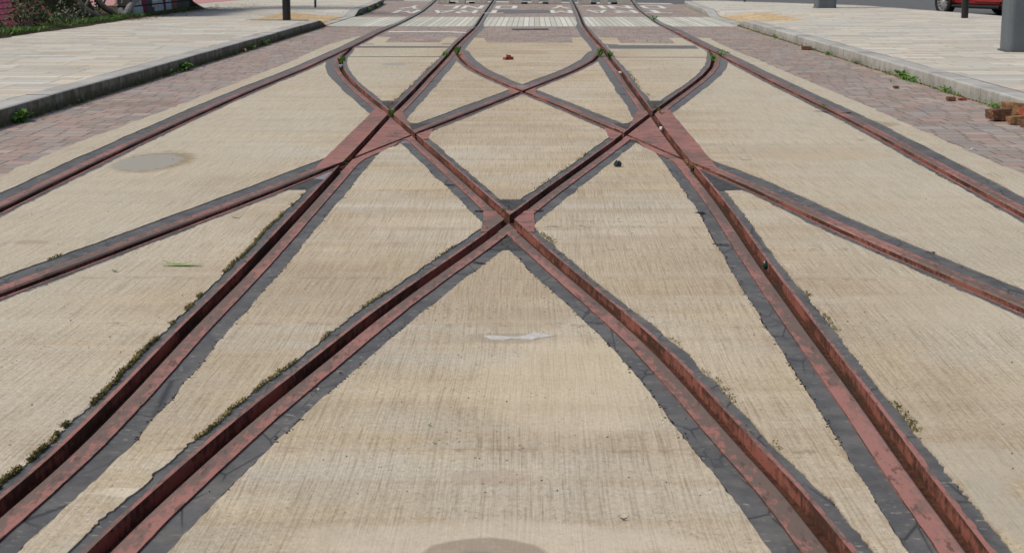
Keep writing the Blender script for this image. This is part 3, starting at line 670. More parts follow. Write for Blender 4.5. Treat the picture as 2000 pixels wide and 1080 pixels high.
def word(txt, slots, py_top, py_bot, label):
    # slots: photo x of each letter, listed left to right in the photo (last letter of the word first)
    ytop = row_y(py_bot); ybot = row_y(py_top)     # the letters stand towards the camera: their feet are the far side
    root = empty('painted_word', ((at(slots[0][0], (py_top+py_bot)/2).x+at(slots[-1][1], (py_top+py_bot)/2).x)/2, ytop, 0), label, 'road marking', 'tram lane words painted on the blocks')
    for ch, (xa, xb_) in zip(txt[::-1], slots):
        pm = (py_top+py_bot)/2; X0 = at(xa, pm).x; X1 = at(xb_, pm).x; bm = bmesh.new()
        for pl in GL[ch]:
            vs = [bm.verts.new((X1-(X1-X0)*u-root.location.x, ybot-(ybot-ytop)*v_-root.location.y, .0035)) for u, v_ in pl]
            bm.faces.new(vs)
        bmesh.ops.recalc_face_normals(bm, faces=bm.faces[:])
        for f in bm.faces:
            if f.normal.z < 0: f.normal_flip()
        from_bm('letter', bm, M['whitepaint'], root)
t = NT('worn_white_road_paint'); a_ = t.noise(t.pos, 9, 6, .75)
M['whitepaint'] = t.out(t.mix(t.ramp(a_, [(.5, 0), (.64, .8)]), (.68, .68, .64), (.34, .28, .24)), .8, .2)
word('ONLY', [(785,824),(861,896),(903,944),(968,1010)], 12, 18, 'white word ONLY upside down on the left track')
word('TRAM', [(770,816),(842,886),(892,932),(945,985)], 20.8, 27, 'white word TRAM upside down on the left track')
word('ONLY', [(1073,1115),(1139,1181),(1189,1232),(1253,1297)], 11.8, 17.6, 'white word ONLY upside down on the right track')
word('TRAM', [(1075,1118),(1146,1190),(1200,1243),(1254,1306)], 20.6, 26.6, 'white word TRAM upside down on the right track')
def flat(name, pts, mat, z, label, cat, th=.003, group=None, amp=0):
    c = [at(a, b) for a, b in pts]; o0 = sum(c, Vector())/len(c)
    bm = bmesh.new(); prism(bm, [(p.x-o0.x, p.y-o0.y) for p in c], 'z', z-th, z, 0)
    return tag(from_bm(name, bm, mat, loc=Vector((o0.x, o0.y, 0))), label, cat, group)
flat('white_line', [(759,62.2),(880,62.4),(911,63.9),(911,65.3),(880,63.9),(759,63.7)], M['whitepaint'], .003, 'thin white painted line across the left track', 'road marking', .003)
M['steel'] = m_plain('dark_grey_steel', (.07, .06, .055), (.14, .12, .11), 20, .5, .5, .4)
M['patch'] = m_plain('grey_tar_patch', (.13, .13, .13), (.20, .195, .19), 9, .85, .2)
flat('drain_cover', [(1000,56.8),(1071,56.8),(1072,59.4),(1000,59.4)], M['steel'], .004, 'dark narrow steel slot cover between the two tracks', 'drain cover', .005)
flat('tar_patch', [(975,20),(1078,20),(1082,26),(960,27)], M['patch'], .001, 'grey tar patch between the two painted words', 'road patch', .002)

# ---------------------------------------------------------------- concrete barriers at the far end of the tracks
M['barrier'] = m_plain('stained_barrier_concrete', (.36, .34, .31), (.52, .50, .46), 7, .9, .2, bump=.4)
M['openshade'] = m_plain('dark_opening_shade', (.02, .035, .03), (.04, .06, .05), 6, .5, .4)  # dark colour standing in for the shade under the barriers
def barrier(x0, x1, py, label):
    a = at(x0, py); b = at(x1, py); W = b.x-a.x; r = empty('barrier', ((a.x+b.x)/2, a.y, 0), label, 'barrier', 'concrete barriers closing the tracks')
    h = W/2; f = W*.24; q = W*.055
    pts = [(-h, 0), (-h+f, 0), (-h+f+.08, .30), (-q-.09, .30), (-q, 0), (q, 0), (q+.09, .30), (h-f-.08, .30), (h-f, 0), (h, 0), (h, .22), (h-.04, .36), (h-.04, .78), (-h+.04, .78), (-h+.04, .36), (-h, .22)]
    bm = bmesh.new(); prism(bm, pts, 'y', 0, .45); 
    for v_ in bm.verts:
        if v_.co.z > .2:
            k = (v_.co.z-.2)/.6; v_.co.y = .225+(v_.co.y-.225)*(1-.5*k)
    bevel(bm, .008, 1); from_bm('barrier_body', bm, M['barrier'], r)
    for s in (-1, 1):
        bm = bmesh.new(); tube(bm, [(s*h*.48-.1, .2, .765), (s*h*.48-.1, .2, .83), (s*h*.48, .2, .85), (s*h*.48+.1, .2, .83), (s*h*.48+.1, .2, .765)], .012, 6); from_bm('lifting_loop', bm, M['steel'], r)
        bm = bmesh.new(); box(bm, s*h*.46-.13, s*h*.46+.13, .30, .42, .0, .045); from_bm('opening_shade', bm, M['openshade'], r)  # added dark box, paints the shade inside each barrier opening
barrier(853, 951, 8.0, 'stained concrete barrier standing on the left track'); barrier(993, 1097, 8.6, 'stained concrete barrier between the two tracks'); barrier(1129, 1231, 9.3, 'stained concrete barrier standing on the right track')

# ---------------------------------------------------------------- posts
M['black'] = m_plain('black_painted_steel', (.008, .008, .009), (.016, .016, .018), 14, .35, .5)
M['grey'] = m_plain('blue_grey_mast_paint', (.085, .10, .115), (.115, .135, .15), 3, .5, .45, bump=.05)
M['greydark'] = m_plain('dark_grey_post_paint', (.05, .06, .065), (.08, .09, .095), 5, .5, .4)
def bollard(px, py, wpx, hgt, mat, label, cap=True, cat='bollard', z=KH, group=None):
    p = at(px, py, z); rr = (at(px+wpx/2, py, z).x-p.x); r = empty('bollard' if cat == 'bollard' else 'sign_post', p, label, cat, group)
    bm = bmesh.new(); tube(bm, [(0, 0, -.02), (0, 0, hgt)], rr, 24); from_bm('shaft', bm, mat, r, False)
    bm = bmesh.new(); tube(bm, [(0, 0, hgt), (0, 0, hgt+.02), (0, 0, hgt+.035)], [rr*1.05, rr*1.05, rr*.6], 24); from_bm('cap', bm, mat, r)
    bm = bmesh.new(); tube(bm, [(0, 0, hgt*.86), (0, 0, hgt*.92)], rr*1.02, 24, False); from_bm('band', bm, M['white'], r)
    return r
bollard(560, 39, 16, 1.0, M['black'], 'thick black bollard on the left pavement beside yellow paving')
bollard(1884, 36, 13.5, 1.0, M['black'], 'black bollard on the right pavement in front of the red car')
bollard(616, 15.5, 4.5, 2.4, M['greydark'], 'thin dark post standing on the far left pavement', cat='post')
bollard(1454, 4.5, 5, 2.4, M['greydark'], 'thin dark post standing on the far right pavement', cat='post')
def mast(px, py, w_, label, rot, door):
    p = at(px, py, KH); r = empty('tram_mast', p, label, 'mast', 'grey tramway masts', rot)
    h = w_/2; c = w_*.12; pts = []
    for (sx, sy) in ((1, 1), (-1, 1), (-1, -1), (1, -1)):
        for k in range(5):
            a = math.atan2(sy, sx)-math.pi/4+k*math.pi/8; pts.append((sx*(h-c)+c*math.cos(a), sy*(h-c)+c*math.sin(a)))
    bm = bmesh.new(); prism(bm, pts, 'z', -.02, 6.0)
    for v_ in bm.verts:
        if v_.co.z > 3: v_.co.x *= .8; v_.co.y *= .8
    from_bm('shaft', bm, M['grey'], r)
    bm = bmesh.new(); dx = door; box(bm, dx-.075, dx+.075, -h-.006, -h+.002, .36, .95); bevel(bm, .003, 1); dd = from_bm('access_door', bm, M['grey'], r)
    bm = bmesh.new(); box(bm, dx-.085, dx+.085, -h-.010, -h+.002, .345, .355); box(bm, dx-.06, dx+.06, -h-.009, -h-.0065, .285, .30); from_bm('door_sill', bm, M['greydark'], r)
    bm = bmesh.new(); prism(bm, [(x*1.10, y*1.10) for x, y in pts], 'z', -.02, .012); from_bm('base_plate', bm, M['greydark'], r)
pm_ = at(1611, 21.5, KH); mast(1611, 16, .44, 'grey steel mast base on the far right pavement', R(3), 0)
pc = at(1954, 107, KH); mast(2003, 100, .52, 'wide grey steel mast cut by the right picture edge', R(-4), -.01)

# ---------------------------------------------------------------- red car
M['carred'] = m_plain('glossy_dark_red_paint', (.26, .006, .008), (.29, .008, .010), 4, .25, .6, bump=0); M['carred'].node_tree.nodes['Principled BSDF'].inputs['Coat Weight'].default_value = .8
M['tyre'] = m_plain('black_tyre_rubber', (.012, .012, .012), (.022, .022, .022), 30, .8, .25)
M['alloy'] = m_plain('silver_alloy', (.55, .55, .56), (.65, .65, .66), 20, .3, .5, .7, bump=0)
M['glass'] = m_plain('dark_car_glass', (.015, .02, .022), (.02, .025, .03), 2, .06, .6, bump=0)
M['plastic'] = m_plain('black_plastic_trim', (.012, .012, .012), (.02, .02, .02), 30, .6, .3)
M['lampred'] = m_plain('red_lamp_lens', (.35, .01, .01), (.4, .02, .02), 20, .2, .5, bump=0); M['lampclear'] = m_plain('clear_lamp_lens', (.5, .5, .5), (.6, .6, .6), 20, .15, .6, bump=0)
def car():
    HB = 1.17; WH = .29
    z1, z2 = 38.5, 36.3
    a = Vector(((1825-PX)/F*z1, z1)); b = Vector(((1952-PX)/F*z2, z2))     # near-side wheel centres
    def cw(px, zc): d = fw*F+rt*(px-PX); p = d*(zc/F); return Vector((p.x, cam.location.y+p.y))
    a = cw(1825, z1); b = cw(1952, z2); ax = (b-a).normalized(); nr = Vector((-ax.y, ax.x));
    if nr.x < 0: nr = -nr
    mid = (a+b)/2+nr*.70; rz = math.atan2(ax.y, ax.x)
    r = empty('parked_car', (mid.x, mid.y, -.008), 'dark red small car parked beyond the right pavement', 'car', rz=rz)
    side = -1 if (Vector((-math.sin(rz), math.cos(rz))).dot(nr) > 0) else 1      # local y of the near side
    # body: loft of closed sections along local x (front = +x)
    st = [(-1.78, .60, .30, .62, .74), (-1.70, .72, .24, .78, .92), (-1.45, .79, .21, .90, 1.02), (-.95, .82, .19, .93, 1.0), (0, .83, .18, .93, .96), (.75, .82, .19, .91, .94), (1.20, .80, .21, .84, .88), (1.55, .74, .23, .70, .76), (1.75, .62, .28, .55, .60)]
    bm = bmesh.new(); rings = []
    for x, hw, zb, zs, zt in st:
        pr = [(-hw*.88, zb), (-hw, zb+.10), (-hw*1.01, (zb+zs)/2), (-hw*.97, zs), (-hw*.86, zt), (0, zt+.01), (hw*.86, zt), (hw*.97, zs), (hw*1.01, (zb+zs)/2), (hw, zb+.10), (hw*.88, zb), (0, zb-.01)]
        rings.append([bm.verts.new((x, y, z)) for y, z in pr])
    for r0, r1 in zip(rings, rings[1:]):
        n = len(r0)
        for k in range(n): bm.faces.new((r0[k], r0[(k+1) % n], r1[(k+1) % n], r1[k]))
    bm.faces.new(rings[0]); bm.faces.new(rings[-1]); bmesh.ops.recalc_face_normals(bm, faces=bm.faces[:])
    body = from_bm('body', bm, M['carred'], r, True)
    cut = bmesh.new()
    for x in (-HB, HB): 
        vs = bmesh.ops.create_cone(cut, cap_ends=True, segments=40, radius1=.345, radius2=.345, depth=2.2, matrix=Matrix.Translation((x, 0, .30)) @ Matrix.Rotation(math.pi/2, 4, 'X'))['verts']
    cme = bpy.data.meshes.new('cut'); cut.to_mesh(cme); cut.free(); co = bpy.data.objects.new('cut', cme); C.objects.link(co)
    co.parent = r; bpy.context.view_layer.update()
    sb = body.modifiers.new('s', 'SUBSURF'); sb.levels = 2; sb.render_levels = 2
    bo = body.modifiers.new('b', 'BOOLEAN'); bo.object = co; bo.operation = 'DIFFERENCE'
    dg = bpy.context.evaluated_depsgraph_get(); nm = bpy.data.meshes.new_from_object(body.evaluated_get(dg)); body.modifiers.clear(); body.data = nm
    bpy.data.objects.remove(co)
    bm = bmesh.new(); gs = [(-1.62, .60, .92), (-1.15, .585, 1.46), (-.2, .60, 1.50), (.35, .60, 1.45), (1.0, .66, .93)]; rings = []
    for x, hw, z in gs: rings.append((x, hw, z))
    top = [(-1.25, 1.40), (-.9, 1.47), (-.2, 1.50), (.3, 1.44)]; pl = [(-1.66, .90), (-1.30, 1.40), (-.9, 1.47), (-.2, 1.50), (.30, 1.44), (1.05, .88)]
    L_ = [bm.verts.new((x, -.70+.16*max(0, (z-.9)/.6), z)) for x, z in pl]; R_ = [bm.verts.new((x, .70-.16*max(0, (z-.9)/.6), z)) for x, z in pl]
    bm.faces.new(L_); bm.faces.new(R_[::-1])
    for i in range(len(pl)-1): bm.faces.new((L_[i], R_[i], R_[i+1], L_[i+1]))
    bmesh.ops.recalc_face_normals(bm, faces=bm.faces[:]); from_bm('cabin_glass', bm, M['glass'], r)
    bm = bmesh.new(); ro = [(-1.32, 1.41), (-.9, 1.485), (-.2, 1.515), (.32, 1.455)]
    a_ = [bm.verts.new((x, -.55, z)) for x, z in ro]; b_ = [bm.verts.new((x, .55, z)) for x, z in ro]; m_ = [bm.verts.new((x, 0, z+.03)) for x, z in ro]
    for i in range(3): bm.faces.new((a_[i], a_[i+1], m_[i+1], m_[i])); bm.faces.new((m_[i], m_[i+1], b_[i+1], b_[i]))
    for s in (-1, 1):
        for (xa, za, xb2, zb2) in ((-1.66, .90, -1.32, 1.41), (-.38, .92, -.30, 1.49), (1.05, .88, .32, 1.45)):
            tube(bm, [(xa, s*.705, za), (xb2, s*.555, zb2)], .03, 6)
    from_bm('roof', bm, M['carred'], r, False)
    for s in (-1, 1):
        bm = bmesh.new(); tube(bm, [(-.82, s*.80, .215), (.82, s*.80, .215)], .03, 8); from_bm('sill_trim', bm, M['plastic'], r)
        bm = bmesh.new(); tube(bm, [(-.7, s*.845, .50), (.7, s*.845, .50)], .012, 6); from_bm('side_moulding', bm, M['plastic'], r)
    for s in (-1, 1):
        bm = bmesh.new(); box(bm, -.02, .95, s*.838-.004, s*.838+.004, .33, .86); bevel(bm, .003, 1); d = from_bm('door', bm, M['carred'], r)
        bm = bmesh.new(); tube(bm, [(.08, s*.856, .78), (.22, s*.856, .78)], .012, 8); from_bm('handle', bm, M['alloy'], d)
        bm = bmesh.new(); box(bm, .72, .86, s*.87-.08, s*.87+.08, .93, 1.05); bevel(bm, .03, 2); from_bm('mirror', bm, M['carred'], r)
        bm = bmesh.new(); bmesh.ops.create_uvsphere(bm, u_segments=14, v_segments=8, radius=.11, matrix=Matrix.Translation((1.56, s*.56, .66))); from_bm('headlight', bm, M['lampclear'], r, True)
        bm = bmesh.new(); box(bm, -1.79, -1.68, s*.62-.07, s*.62+.07, .62, .86); bevel(bm, .02, 2); from_bm('tail_light', bm, M['lampred'], r)
        for x in (-HB, HB):
            wr = bpy.data.objects.new('wheel', None); C.objects.link(wr); wr.parent = r; wr.location = (x, s*.74, WH)
            bm = bmesh.new(); prof = [(.195, -.085), (.25, -.095), (.28, -.08), (.29, -.05), (.29, .05), (.28, .08), (.25, .095), (.195, .085)]; n = 40; rg = []
            for i in range(n):
                q = 2*math.pi*i/n; rg.append([bm.verts.new((rr*math.cos(q), yy, rr*math.sin(q))) for rr, yy in prof])
            for i in range(n):
                for j in range(len(prof)): 
                    j2 = (j+1) % len(prof); bm.faces.new((rg[i][j], rg[(i+1) % n][j], rg[(i+1) % n][j2], rg[i][j2]))
            bmesh.ops.recalc_face_normals(bm, faces=bm.faces[:]); from_bm('tyre', bm, M['tyre'], wr, True)
            bm = bmesh.new(); yo = s*.075
            tn = 32
            for i in range(tn):
                q0, q1 = 2*math.pi*i/tn, 2*math.pi*(i+1)/tn
                vs = [bm.verts.new((rr*math.cos(q), yy, rr*math.sin(q))) for q in (q0, q1) for rr, yy in ((.203, yo), (.183, yo), (.178, -yo*.5))]
                bm.faces.new((vs[0], vs[3], vs[4], vs[1])); bm.faces.new((vs[1], vs[4], vs[5], vs[2]))
            for i in range(14):
                q = 2*math.pi*i/14; Mx = Matrix.Rotation(-q, 4, 'Y'); y0_, y1_ = sorted((yo*.55, yo*.95))
                box(bm, .04, .188, y0_, y1_, -.011, .011, 0, Mx)
            bmesh.ops.create_cone(bm, cap_ends=True, segments=20, radius1=.05, radius2=.045, depth=.03, matrix=Matrix.Translation((0, yo*.9, 0)) @ Matrix.Rotation(math.pi/2, 4, 'X'))
            from_bm('rim', bm, M['alloy'], wr)
            bm = bmesh.new(); bmesh.ops.create_cone(bm, cap_ends=True, segments=32, radius1=.19, radius2=.19, depth=.02); bm.transform(Matrix.Translation((0, 0, 0)) @ Matrix.Rotation(math.pi/2, 4, 'X')); from_bm('brake_disc', bm, M['plastic'], wr)
    bm = bmesh.new(); box(bm, -1.5, 1.5, -.70, .70, .17, .30); from_bm('underbody', bm, M['plastic'], r)
    bm = bmesh.new(); box(bm, 1.70, 1.765, -.45, .45, .30, .42); from_bm('grille', bm, M['plastic'], r)
car()

# ---------------------------------------------------------------- left boundary: sloping painted blocks, graffiti wall, logs, shrubs
def m_pinkbrick():
    t = NT('pink_painted_brickwork'); b = t.n('ShaderNodeTexBrick'); x, y, z = t.sep(t.pos)
    t.put(b.inputs['Vector'], t.comb(y, t.math('MULTIPLY', z, 1.3), 0.0)); b.inputs['Scale'].default_value = 1.0
    b.inputs['Brick Width'].default_value = .34; b.inputs['Row Height'].default_value = .11; b.inputs['Mortar Size'].default_value = .012; b.offset = .5
    t.put(b.inputs['Color1'], (.70, .12, .17)); t.put(b.inputs['Color2'], (.78, .18, .23)); t.put(b.inputs['Mortar'], (.16, .03, .05))
    n1 = t.noise(t.pos, 1.3, 5, .6, off=(4, 4, 4)); c = t.mix(t.ramp(n1, [(.64, 0), (.68, 1)]), b.outputs[0], t.mix(t.ramp(t.noise(t.pos, 2.2, 3, .5), [(.45, 0), (.5, 1)]), (.05, .22, .30), (.06, .05, .10)))
    c = t.mix(t.ramp(t.noise(t.pos, 6, 5, .7), [(.5, 0), (.75, .6)]), c, (.16, .10, .09)); t.bump(b.outputs[1], -.5, .01); return t.out(c, .75, .3)
def m_graffiti():
    t = NT('graffiti_brickwork'); b = t.n('ShaderNodeTexBrick'); x, y, z = t.sep(t.pos)
    t.put(b.inputs['Vector'], t.comb(y, z, 0.0)); b.inputs['Scale'].default_value = 1.0
    b.inputs['Brick Width'].default_value = .9; b.inputs['Row Height'].default_value = .16; b.inputs['Mortar Size'].default_value = .014
    t.put(b.inputs['Color1'], (.13, .12, .10)); t.put(b.inputs['Color2'], (.10, .095, .08)); t.put(b.inputs['Mortar'], (.012, .012, .012))
    q = t.math('ADD', t.math('MULTIPLY', y, 1.1), t.math('MULTIPLY', z, .55)); k = t.wn(t.comb(t.math('FLOOR', t.math('MULTIPLY', t.math('ADD', q, t.math('MULTIPLY', t.noise(t.pos, 2.4, 3, .5), .9)), 3.2)), 1.0, 2.0))
    pc_ = t.ramp(k, [(0, (.5, .55, .55)), (.2, (.10, .09, .08)), (.35, (.45, .18, .20)), (.5, (.28, .12, .09)), (.6, (.60, .62, .60)), (.8, (.16, .15, .12)), (.9, (.25, .03, .07))], 'CONSTANT')
    on = t.math('MULTIPLY', t.ramp(t.math('DIVIDE', y, 60), [(.525, 0), (.528, 1)]), t.math('LESS_THAN', y, 36.4))
    c = t.mix(on, b.outputs[0], pc_); c = t.mix(t.ramp(b.outputs[1], [(.4, 0), (.6, 1)]), c, (.012, .012, .012))
    c = t.mix(t.ramp(t.noise(t.pos, 5, 5, .7), [(.5, 0), (.75, .6)]), c, (.05, .05, .03)); t.bump(b.outputs[1], -.5, .01); return t.out(c, .85, .2)
M['pink'] = m_pinkbrick(); M['graf'] = m_graffiti()
M['pinkground'] = m_plain('pale_pink_ground_paint', (.42, .20, .20), (.52, .28, .27), 3, .85, .2)
M['soil'] = m_plain('leaf_litter_soil', (.035, .03, .016), (.09, .07, .04), 10, .95, .1, bump=.8, bd=.02)
r = empty('sloping_wall', (WX-.5, 23, KH), 'bright pink painted sloping brick wall behind bushes', 'wall')
bm = bmesh.new(); prism(bm, [(-.22, -.15), (-2.1, 2.1), (-2.4, 2.1), (-2.4, -.15)], 'y', -9, 6.4); from_bm('brick_face', bm, M['pink'], r)
bm = bmesh.new(); prism(bm, [(-2.05, 2.1), (-2.05, 2.2), (-2.5, 2.2), (-2.5, 2.1)], 'y', -9, 6.4); from_bm('coping', bm, M['kerbR'], r)
r = empty('graffiti_wall', (WX-.25, 33.3, KH), 'dark block wall with pale and red graffiti stripes', 'wall')
bm = bmesh.new(); box(bm, -.25, 0, -1.1, 4.4, -.15, 2.0); from_bm('block_face', bm, M['graf'], r)
bm = bmesh.new(); box(bm, -.28, .03, -1.1, 4.4, 2.0, 2.08); from_bm('coping', bm, M['kerbR'], r)
bm = bmesh.new(); prism(bm, [(WX-.8, 0), (WX-1.3, 1.0), (WX-1.8, 2.0), (WX-3, 2.2), (WX-3, 0)], 'y', 29.42, 32.18); tag(from_bm('earth_bank', bm, M['soil']), kind='structure')
bm = bmesh.new(); n = 60; prev = None
for i in range(n+1):
    y = 14+(38-14)*i/n; x1 = WX+.05+.06*vnoise(np.array([y]), 400, 2)[0]+.03*vnoise(np.array([y]), 401, 7)[0]
    row = [bm.verts.new((WX-2.3+(x1-WX+2.3)*q, y, KH+zz+.02*vnoise(np.array([y+q*9]), 402, 5)[0]*(q < 1))) for q, zz in ((0, .06), (.5, .06), (.85, .045), (.97, .03), (1, -.0))]
    if prev:
        for a_, b_ in zip(range(4), range(1, 5)): bm.faces.new((prev[a_], prev[b_], row[b_], row[a_]))
    prev = row
tag(from_bm('verge', bm, M['soil']), kind='structure')
p0, p1 = at(378, 7, KH), at(470, 3, KH)
bm = bmesh.new(); v = [bm.verts.new(c_) for c_ in ((-14, 40.6, KH+.003), (-8.55, 40.6, KH+.003), (-7.9, 47, KH+.003), (-14, 47, KH+.003))]
bm.faces.new(v); o = from_bm('pink_ground_patch', bm, M['pinkground']); tag(o, kind='structure')
bm = bmesh.new(); v = [bm.verts.new(c_) for c_ in ((-40, 36, KH-.01), (-7.4, 36, KH-.01), (-7.4, 53.4, KH-.01), (-40, 53.4, KH-.01))]; bm.faces.new(v); tag(from_bm('far_pavement', bm, M['pavement']), kind='structure')
# greenery
M['leafgreen'] = m_leafy('green_leaves', [(.03, .06, .015), (.06, .13, .03), (.11, .20, .05), (.20, .20, .07)])
M['leafdark'] = m_leafy('dark_shrub_leaves', [(.025, .045, .018), (.06, .10, .04), (.12, .18, .07), (.24, .26, .12)])
M['leafgrey'] = m_leafy('grey_green_leaves', [(.03, .04, .025), (.08, .10, .07), (.15, .17, .11), (.24, .22, .12)])
M['grass'] = m_leafy('bright_grass', [(.035, .09, .012), (.07, .17, .02), (.12, .25, .035), (.20, .31, .07)])
M['moss'] = m_leafy('dry_olive_moss', [(.04, .035, .012), (.11, .10, .022), (.21, .18, .045), (.30, .25, .10)])
M['bark'] = m_plain('grey_brown_bark', (.13, .115, .095), (.30, .27, .23), 18, .9, .2, bump=.8, stretch=(1, 1, .3), bd=.01)
M['pipe'] = m_plain('grey_ribbed_plastic', (.17, .17, .17), (.27, .27, .27), 9, .6, .3)
def shrub(px, py, rx, ry, rz_, n, mat, label, L=.06, sink=.0, zc=None):
    p = at(px, py, KH) if not isinstance(px, Vector) else px; r = empty('shrub', p, label, 'shrub', 'shrubs along the foot of the walls')
    bm = bmesh.new()
    cl = [(random.uniform(-.7, .7)*rx, random.uniform(-.7, .7)*ry, random.uniform(.15, .95)*rz_) for _ in range(16)]
    for i in range(n):
        c = Vector(random.choice(cl)); d = rv(); q = c+Vector((d.x*rx*.36, d.y*ry*.3, d.z*rz_*.24))*random.uniform(.5, 1.15)**.5
        if q.z < .01: q.z = random.uniform(.01, .08)
        leaf(bm, q, (rv()+d*.8+Vector((0, 0, .2))), (d+rv()*.5).normalized(), L*random.uniform(.6, 1.3), L*random.uniform(.25, .42))
    from_bm('foliage', bm, mat, r)
    bm = bmesh.new()
    for c in cl[:9]:
        m_ = Vector(c)*.5+Vector((random.uniform(-.05, .05), random.uniform(-.05, .05), .05)); tube(bm, [(c[0]*.2, c[1]*.2, 0), m_, c], [.012, .008, .003], 5)
    from_bm('stems', bm, M['bark'], r); return r
shrub(Vector((WX-.5, 26.3, KH)), 0, .3, .4, .8, 800, M['leafdark'], 'dark leafy shrub against the pink sloping wall')
shrub(Vector((WX-.75, 27.9, KH)), 0, .35, .5, .35, 220, M['leafgreen'], 'green and red tinged shrub on the pink wall foot', .05)
shrub(Vector((WX-.45, 28.7, KH)), 0, .3, .4, .3, 420, M['leafgrey'], 'grey green shrub at the foot of the leaning logs', .055)
shrub(Vector((WX-.3, 27.2, KH)), 0, .2, .5, .18, 260, M['leafgreen'], 'low leafy weeds below the pink bricks', .05)
shrub(Vector((WX-1.0, 31.0, KH)), 0, .5, 1.0, 1.3, 2600, M['leafdark'], 'tall dark shrub behind the leaning logs', .06)
shrub(Vector((WX-.45, 24.9, KH)), 0, .12, .15, .16, 60, M['leafgreen'], 'low green shrub growing out of the pink bricks at the left edge', .05)
def log(pa, pb, r0, r1, label, mat='bark', ribs=False, name='leaning_log', cat='log', group=None, lift_=.02):
    r = empty(name, pa, label, cat, group); d = pb-pa; n = 14; bm = bmesh.new(); pts, rad = [], []
    if ribs:
        n = int(d.length/.022)
        for i in range(n+1):
            t_ = i/n; pts.append(d*t_+Vector((0, 0, .05*math.sin(t_*math.pi)))); rad.append(r0*(1.0 if i % 2 else .86))
    else:
        for i in range(n+1):
            t_ = i/n; pts.append(d*t_+Vector((0, .03*math.sin(t_*5), .03*math.sin(t_*7+1)))); rad.append((r0+(r1-r0)*t_)*random.uniform(.92, 1.08))
    tube(bm, pts, rad, 12); from_bm('trunk' if not ribs else 'hose', bm, M[mat], r, not ribs)
    if not ribs:
        bm = bmesh.new(); tube(bm, [d*.55, d*.6+Vector((.05, .2, .12)), d*.7+Vector((.1, .35, .3))], [r1*.4, r1*.3, r1*.15], 6); from_bm('side_branch', bm, M[mat], r, True)
def pz(px, py, X): 
    d = fw*F+rt*(px-PX)+up*(PY-py); t_ = X/d.x; return Vector((X, d.y*t_, CAMH+d.z*t_))
log(at(199, 43, KH), pz(138, -8, WX-.55), .055, .065, 'brown tree limb leaning down to the pavement, left one')
log(at(228, 36, KH), pz(178, -12, WX-.6), .05, .06, 'thinner tree limb leaning beside the ribbed hose')
log(at(243, 35, KH), pz(277, -14, WX-.14), .07, .07, 'thick grey ribbed hose rising from the grass', 'pipe', True, 'ribbed_hose', 'hose')
# tree at the end of the graffiti wall
p = at(440, 11, KH); p.x = -7.9; p.y = 38.2; r = empty('street_tree', p, 'dark trunked tree at the end of the graffiti wall', 'tree')
bm = bmesh.new(); tube(bm, [(0, 0, -.02), (.02, 0, .1), (.03, .02, .8), (-.03, .05, 2.0), (.05, 0, 3.2)], [.34, .26, .19, .16, .10], 14)
for k in range(5): a_ = k*1.27; tube(bm, [(0, 0, .28), (.30*math.cos(a_), .25*math.sin(a_), .06), (.55*math.cos(a_), .5*math.sin(a_), -.02)], [.10, .07, .02], 7)
M['darkbark'] = m_plain('dark_wet_bark', (.018, .015, .012), (.05, .042, .034), 16, .9, .2, bump=.8, bd=.01)
from_bm('trunk', bm, M['darkbark'], r, True)
for k in range(4):
    bm = bmesh.new(); a_ = k*1.6; tube(bm, [(0, 0, 2.2+.2*k), (.5*math.cos(a_), .5*math.sin(a_), 2.9+.2*k), (1.1*math.cos(a_), 1.1*math.sin(a_), 3.6+.2*k)], [.08, .05, .02], 6); from_bm('limb', bm, M['darkbark'], r, True)
bm = bmesh.new(); cl = [Vector((random.uniform(-1.3, 1.3), random.uniform(-1.3, 1.3), random.uniform(2.7, 4.6))) for _ in range(26)]
for i in range(5200):
    c = random.choice(cl); d = rv(); leaf(bm, c+d*random.uniform(.2, .5), rv()+d*.5, rv(), .11*random.uniform(.6, 1.2), .04)
from_bm('crown', bm, M['leafdark'], r)
for X_, Y_, a_, lab in ((-7.75, 36.9, .9, 'dark ivy clump at the graffiti wall end'), (-8.2, 35.9, .5, 'dark creeping shrub beside the tree roots')):
    shrub(Vector((X_-.3, Y_, KH)), 0, .3, .7, .6, 900, M['leafdark'], lab, .05)
# grass verge, leaf litter (uncountable)
def blades(name, gen, n, mat, kind='stuff', h=.05, wd=.004):
    bm = bmesh.new()
    for i in range(n):
        p, hh = gen(); d = Vector((random.gauss(0, .35), random.gauss(0, .35), 1)).normalized(); s = rv(); s.z = 0; s = s.normalized()*wd*random.uniform(.7, 1.4); H = hh*random.uniform(.5, 1.2)
        a_, b_ = bm.verts.new(p-s), bm.verts.new(p+s); c_, d_ = bm.verts.new(p+d*H*.6-s*.8), bm.verts.new(p+d*H*.6+s*.8); e_ = bm.verts.new(p+d*H+Vector((d.x, d.y, -.2))*H*.4)
        bm.faces.new((a_, b_, d_, c_)); bm.faces.new((c_, d_, e_))
    return tag(from_bm(name, bm, mat), kind=kind)
def gv():
    y = random.uniform(15, 31.5) if random.random() < .8 else random.uniform(31.5, 37.5); x = WX-.02-abs(random.gauss(0, .14 if y < 31.5 else .05)); k = 1.0 if (27.8 < y < 31.6 or 22 < y < 25) else .55
    return Vector((x, y, KH+.02)), .085*k+.012
blades('verge_grass', gv, 5200, M['grass'], wd=.006); blades('verge_plants', gv, 5200, M['leafgreen'], wd=.009)
M['litter'] = m_leafy('dry_leaf_litter', [(.06, .04, .02), (.14, .10, .04), (.25, .18, .09), (.10, .11, .03)])
bm = bmesh.new()
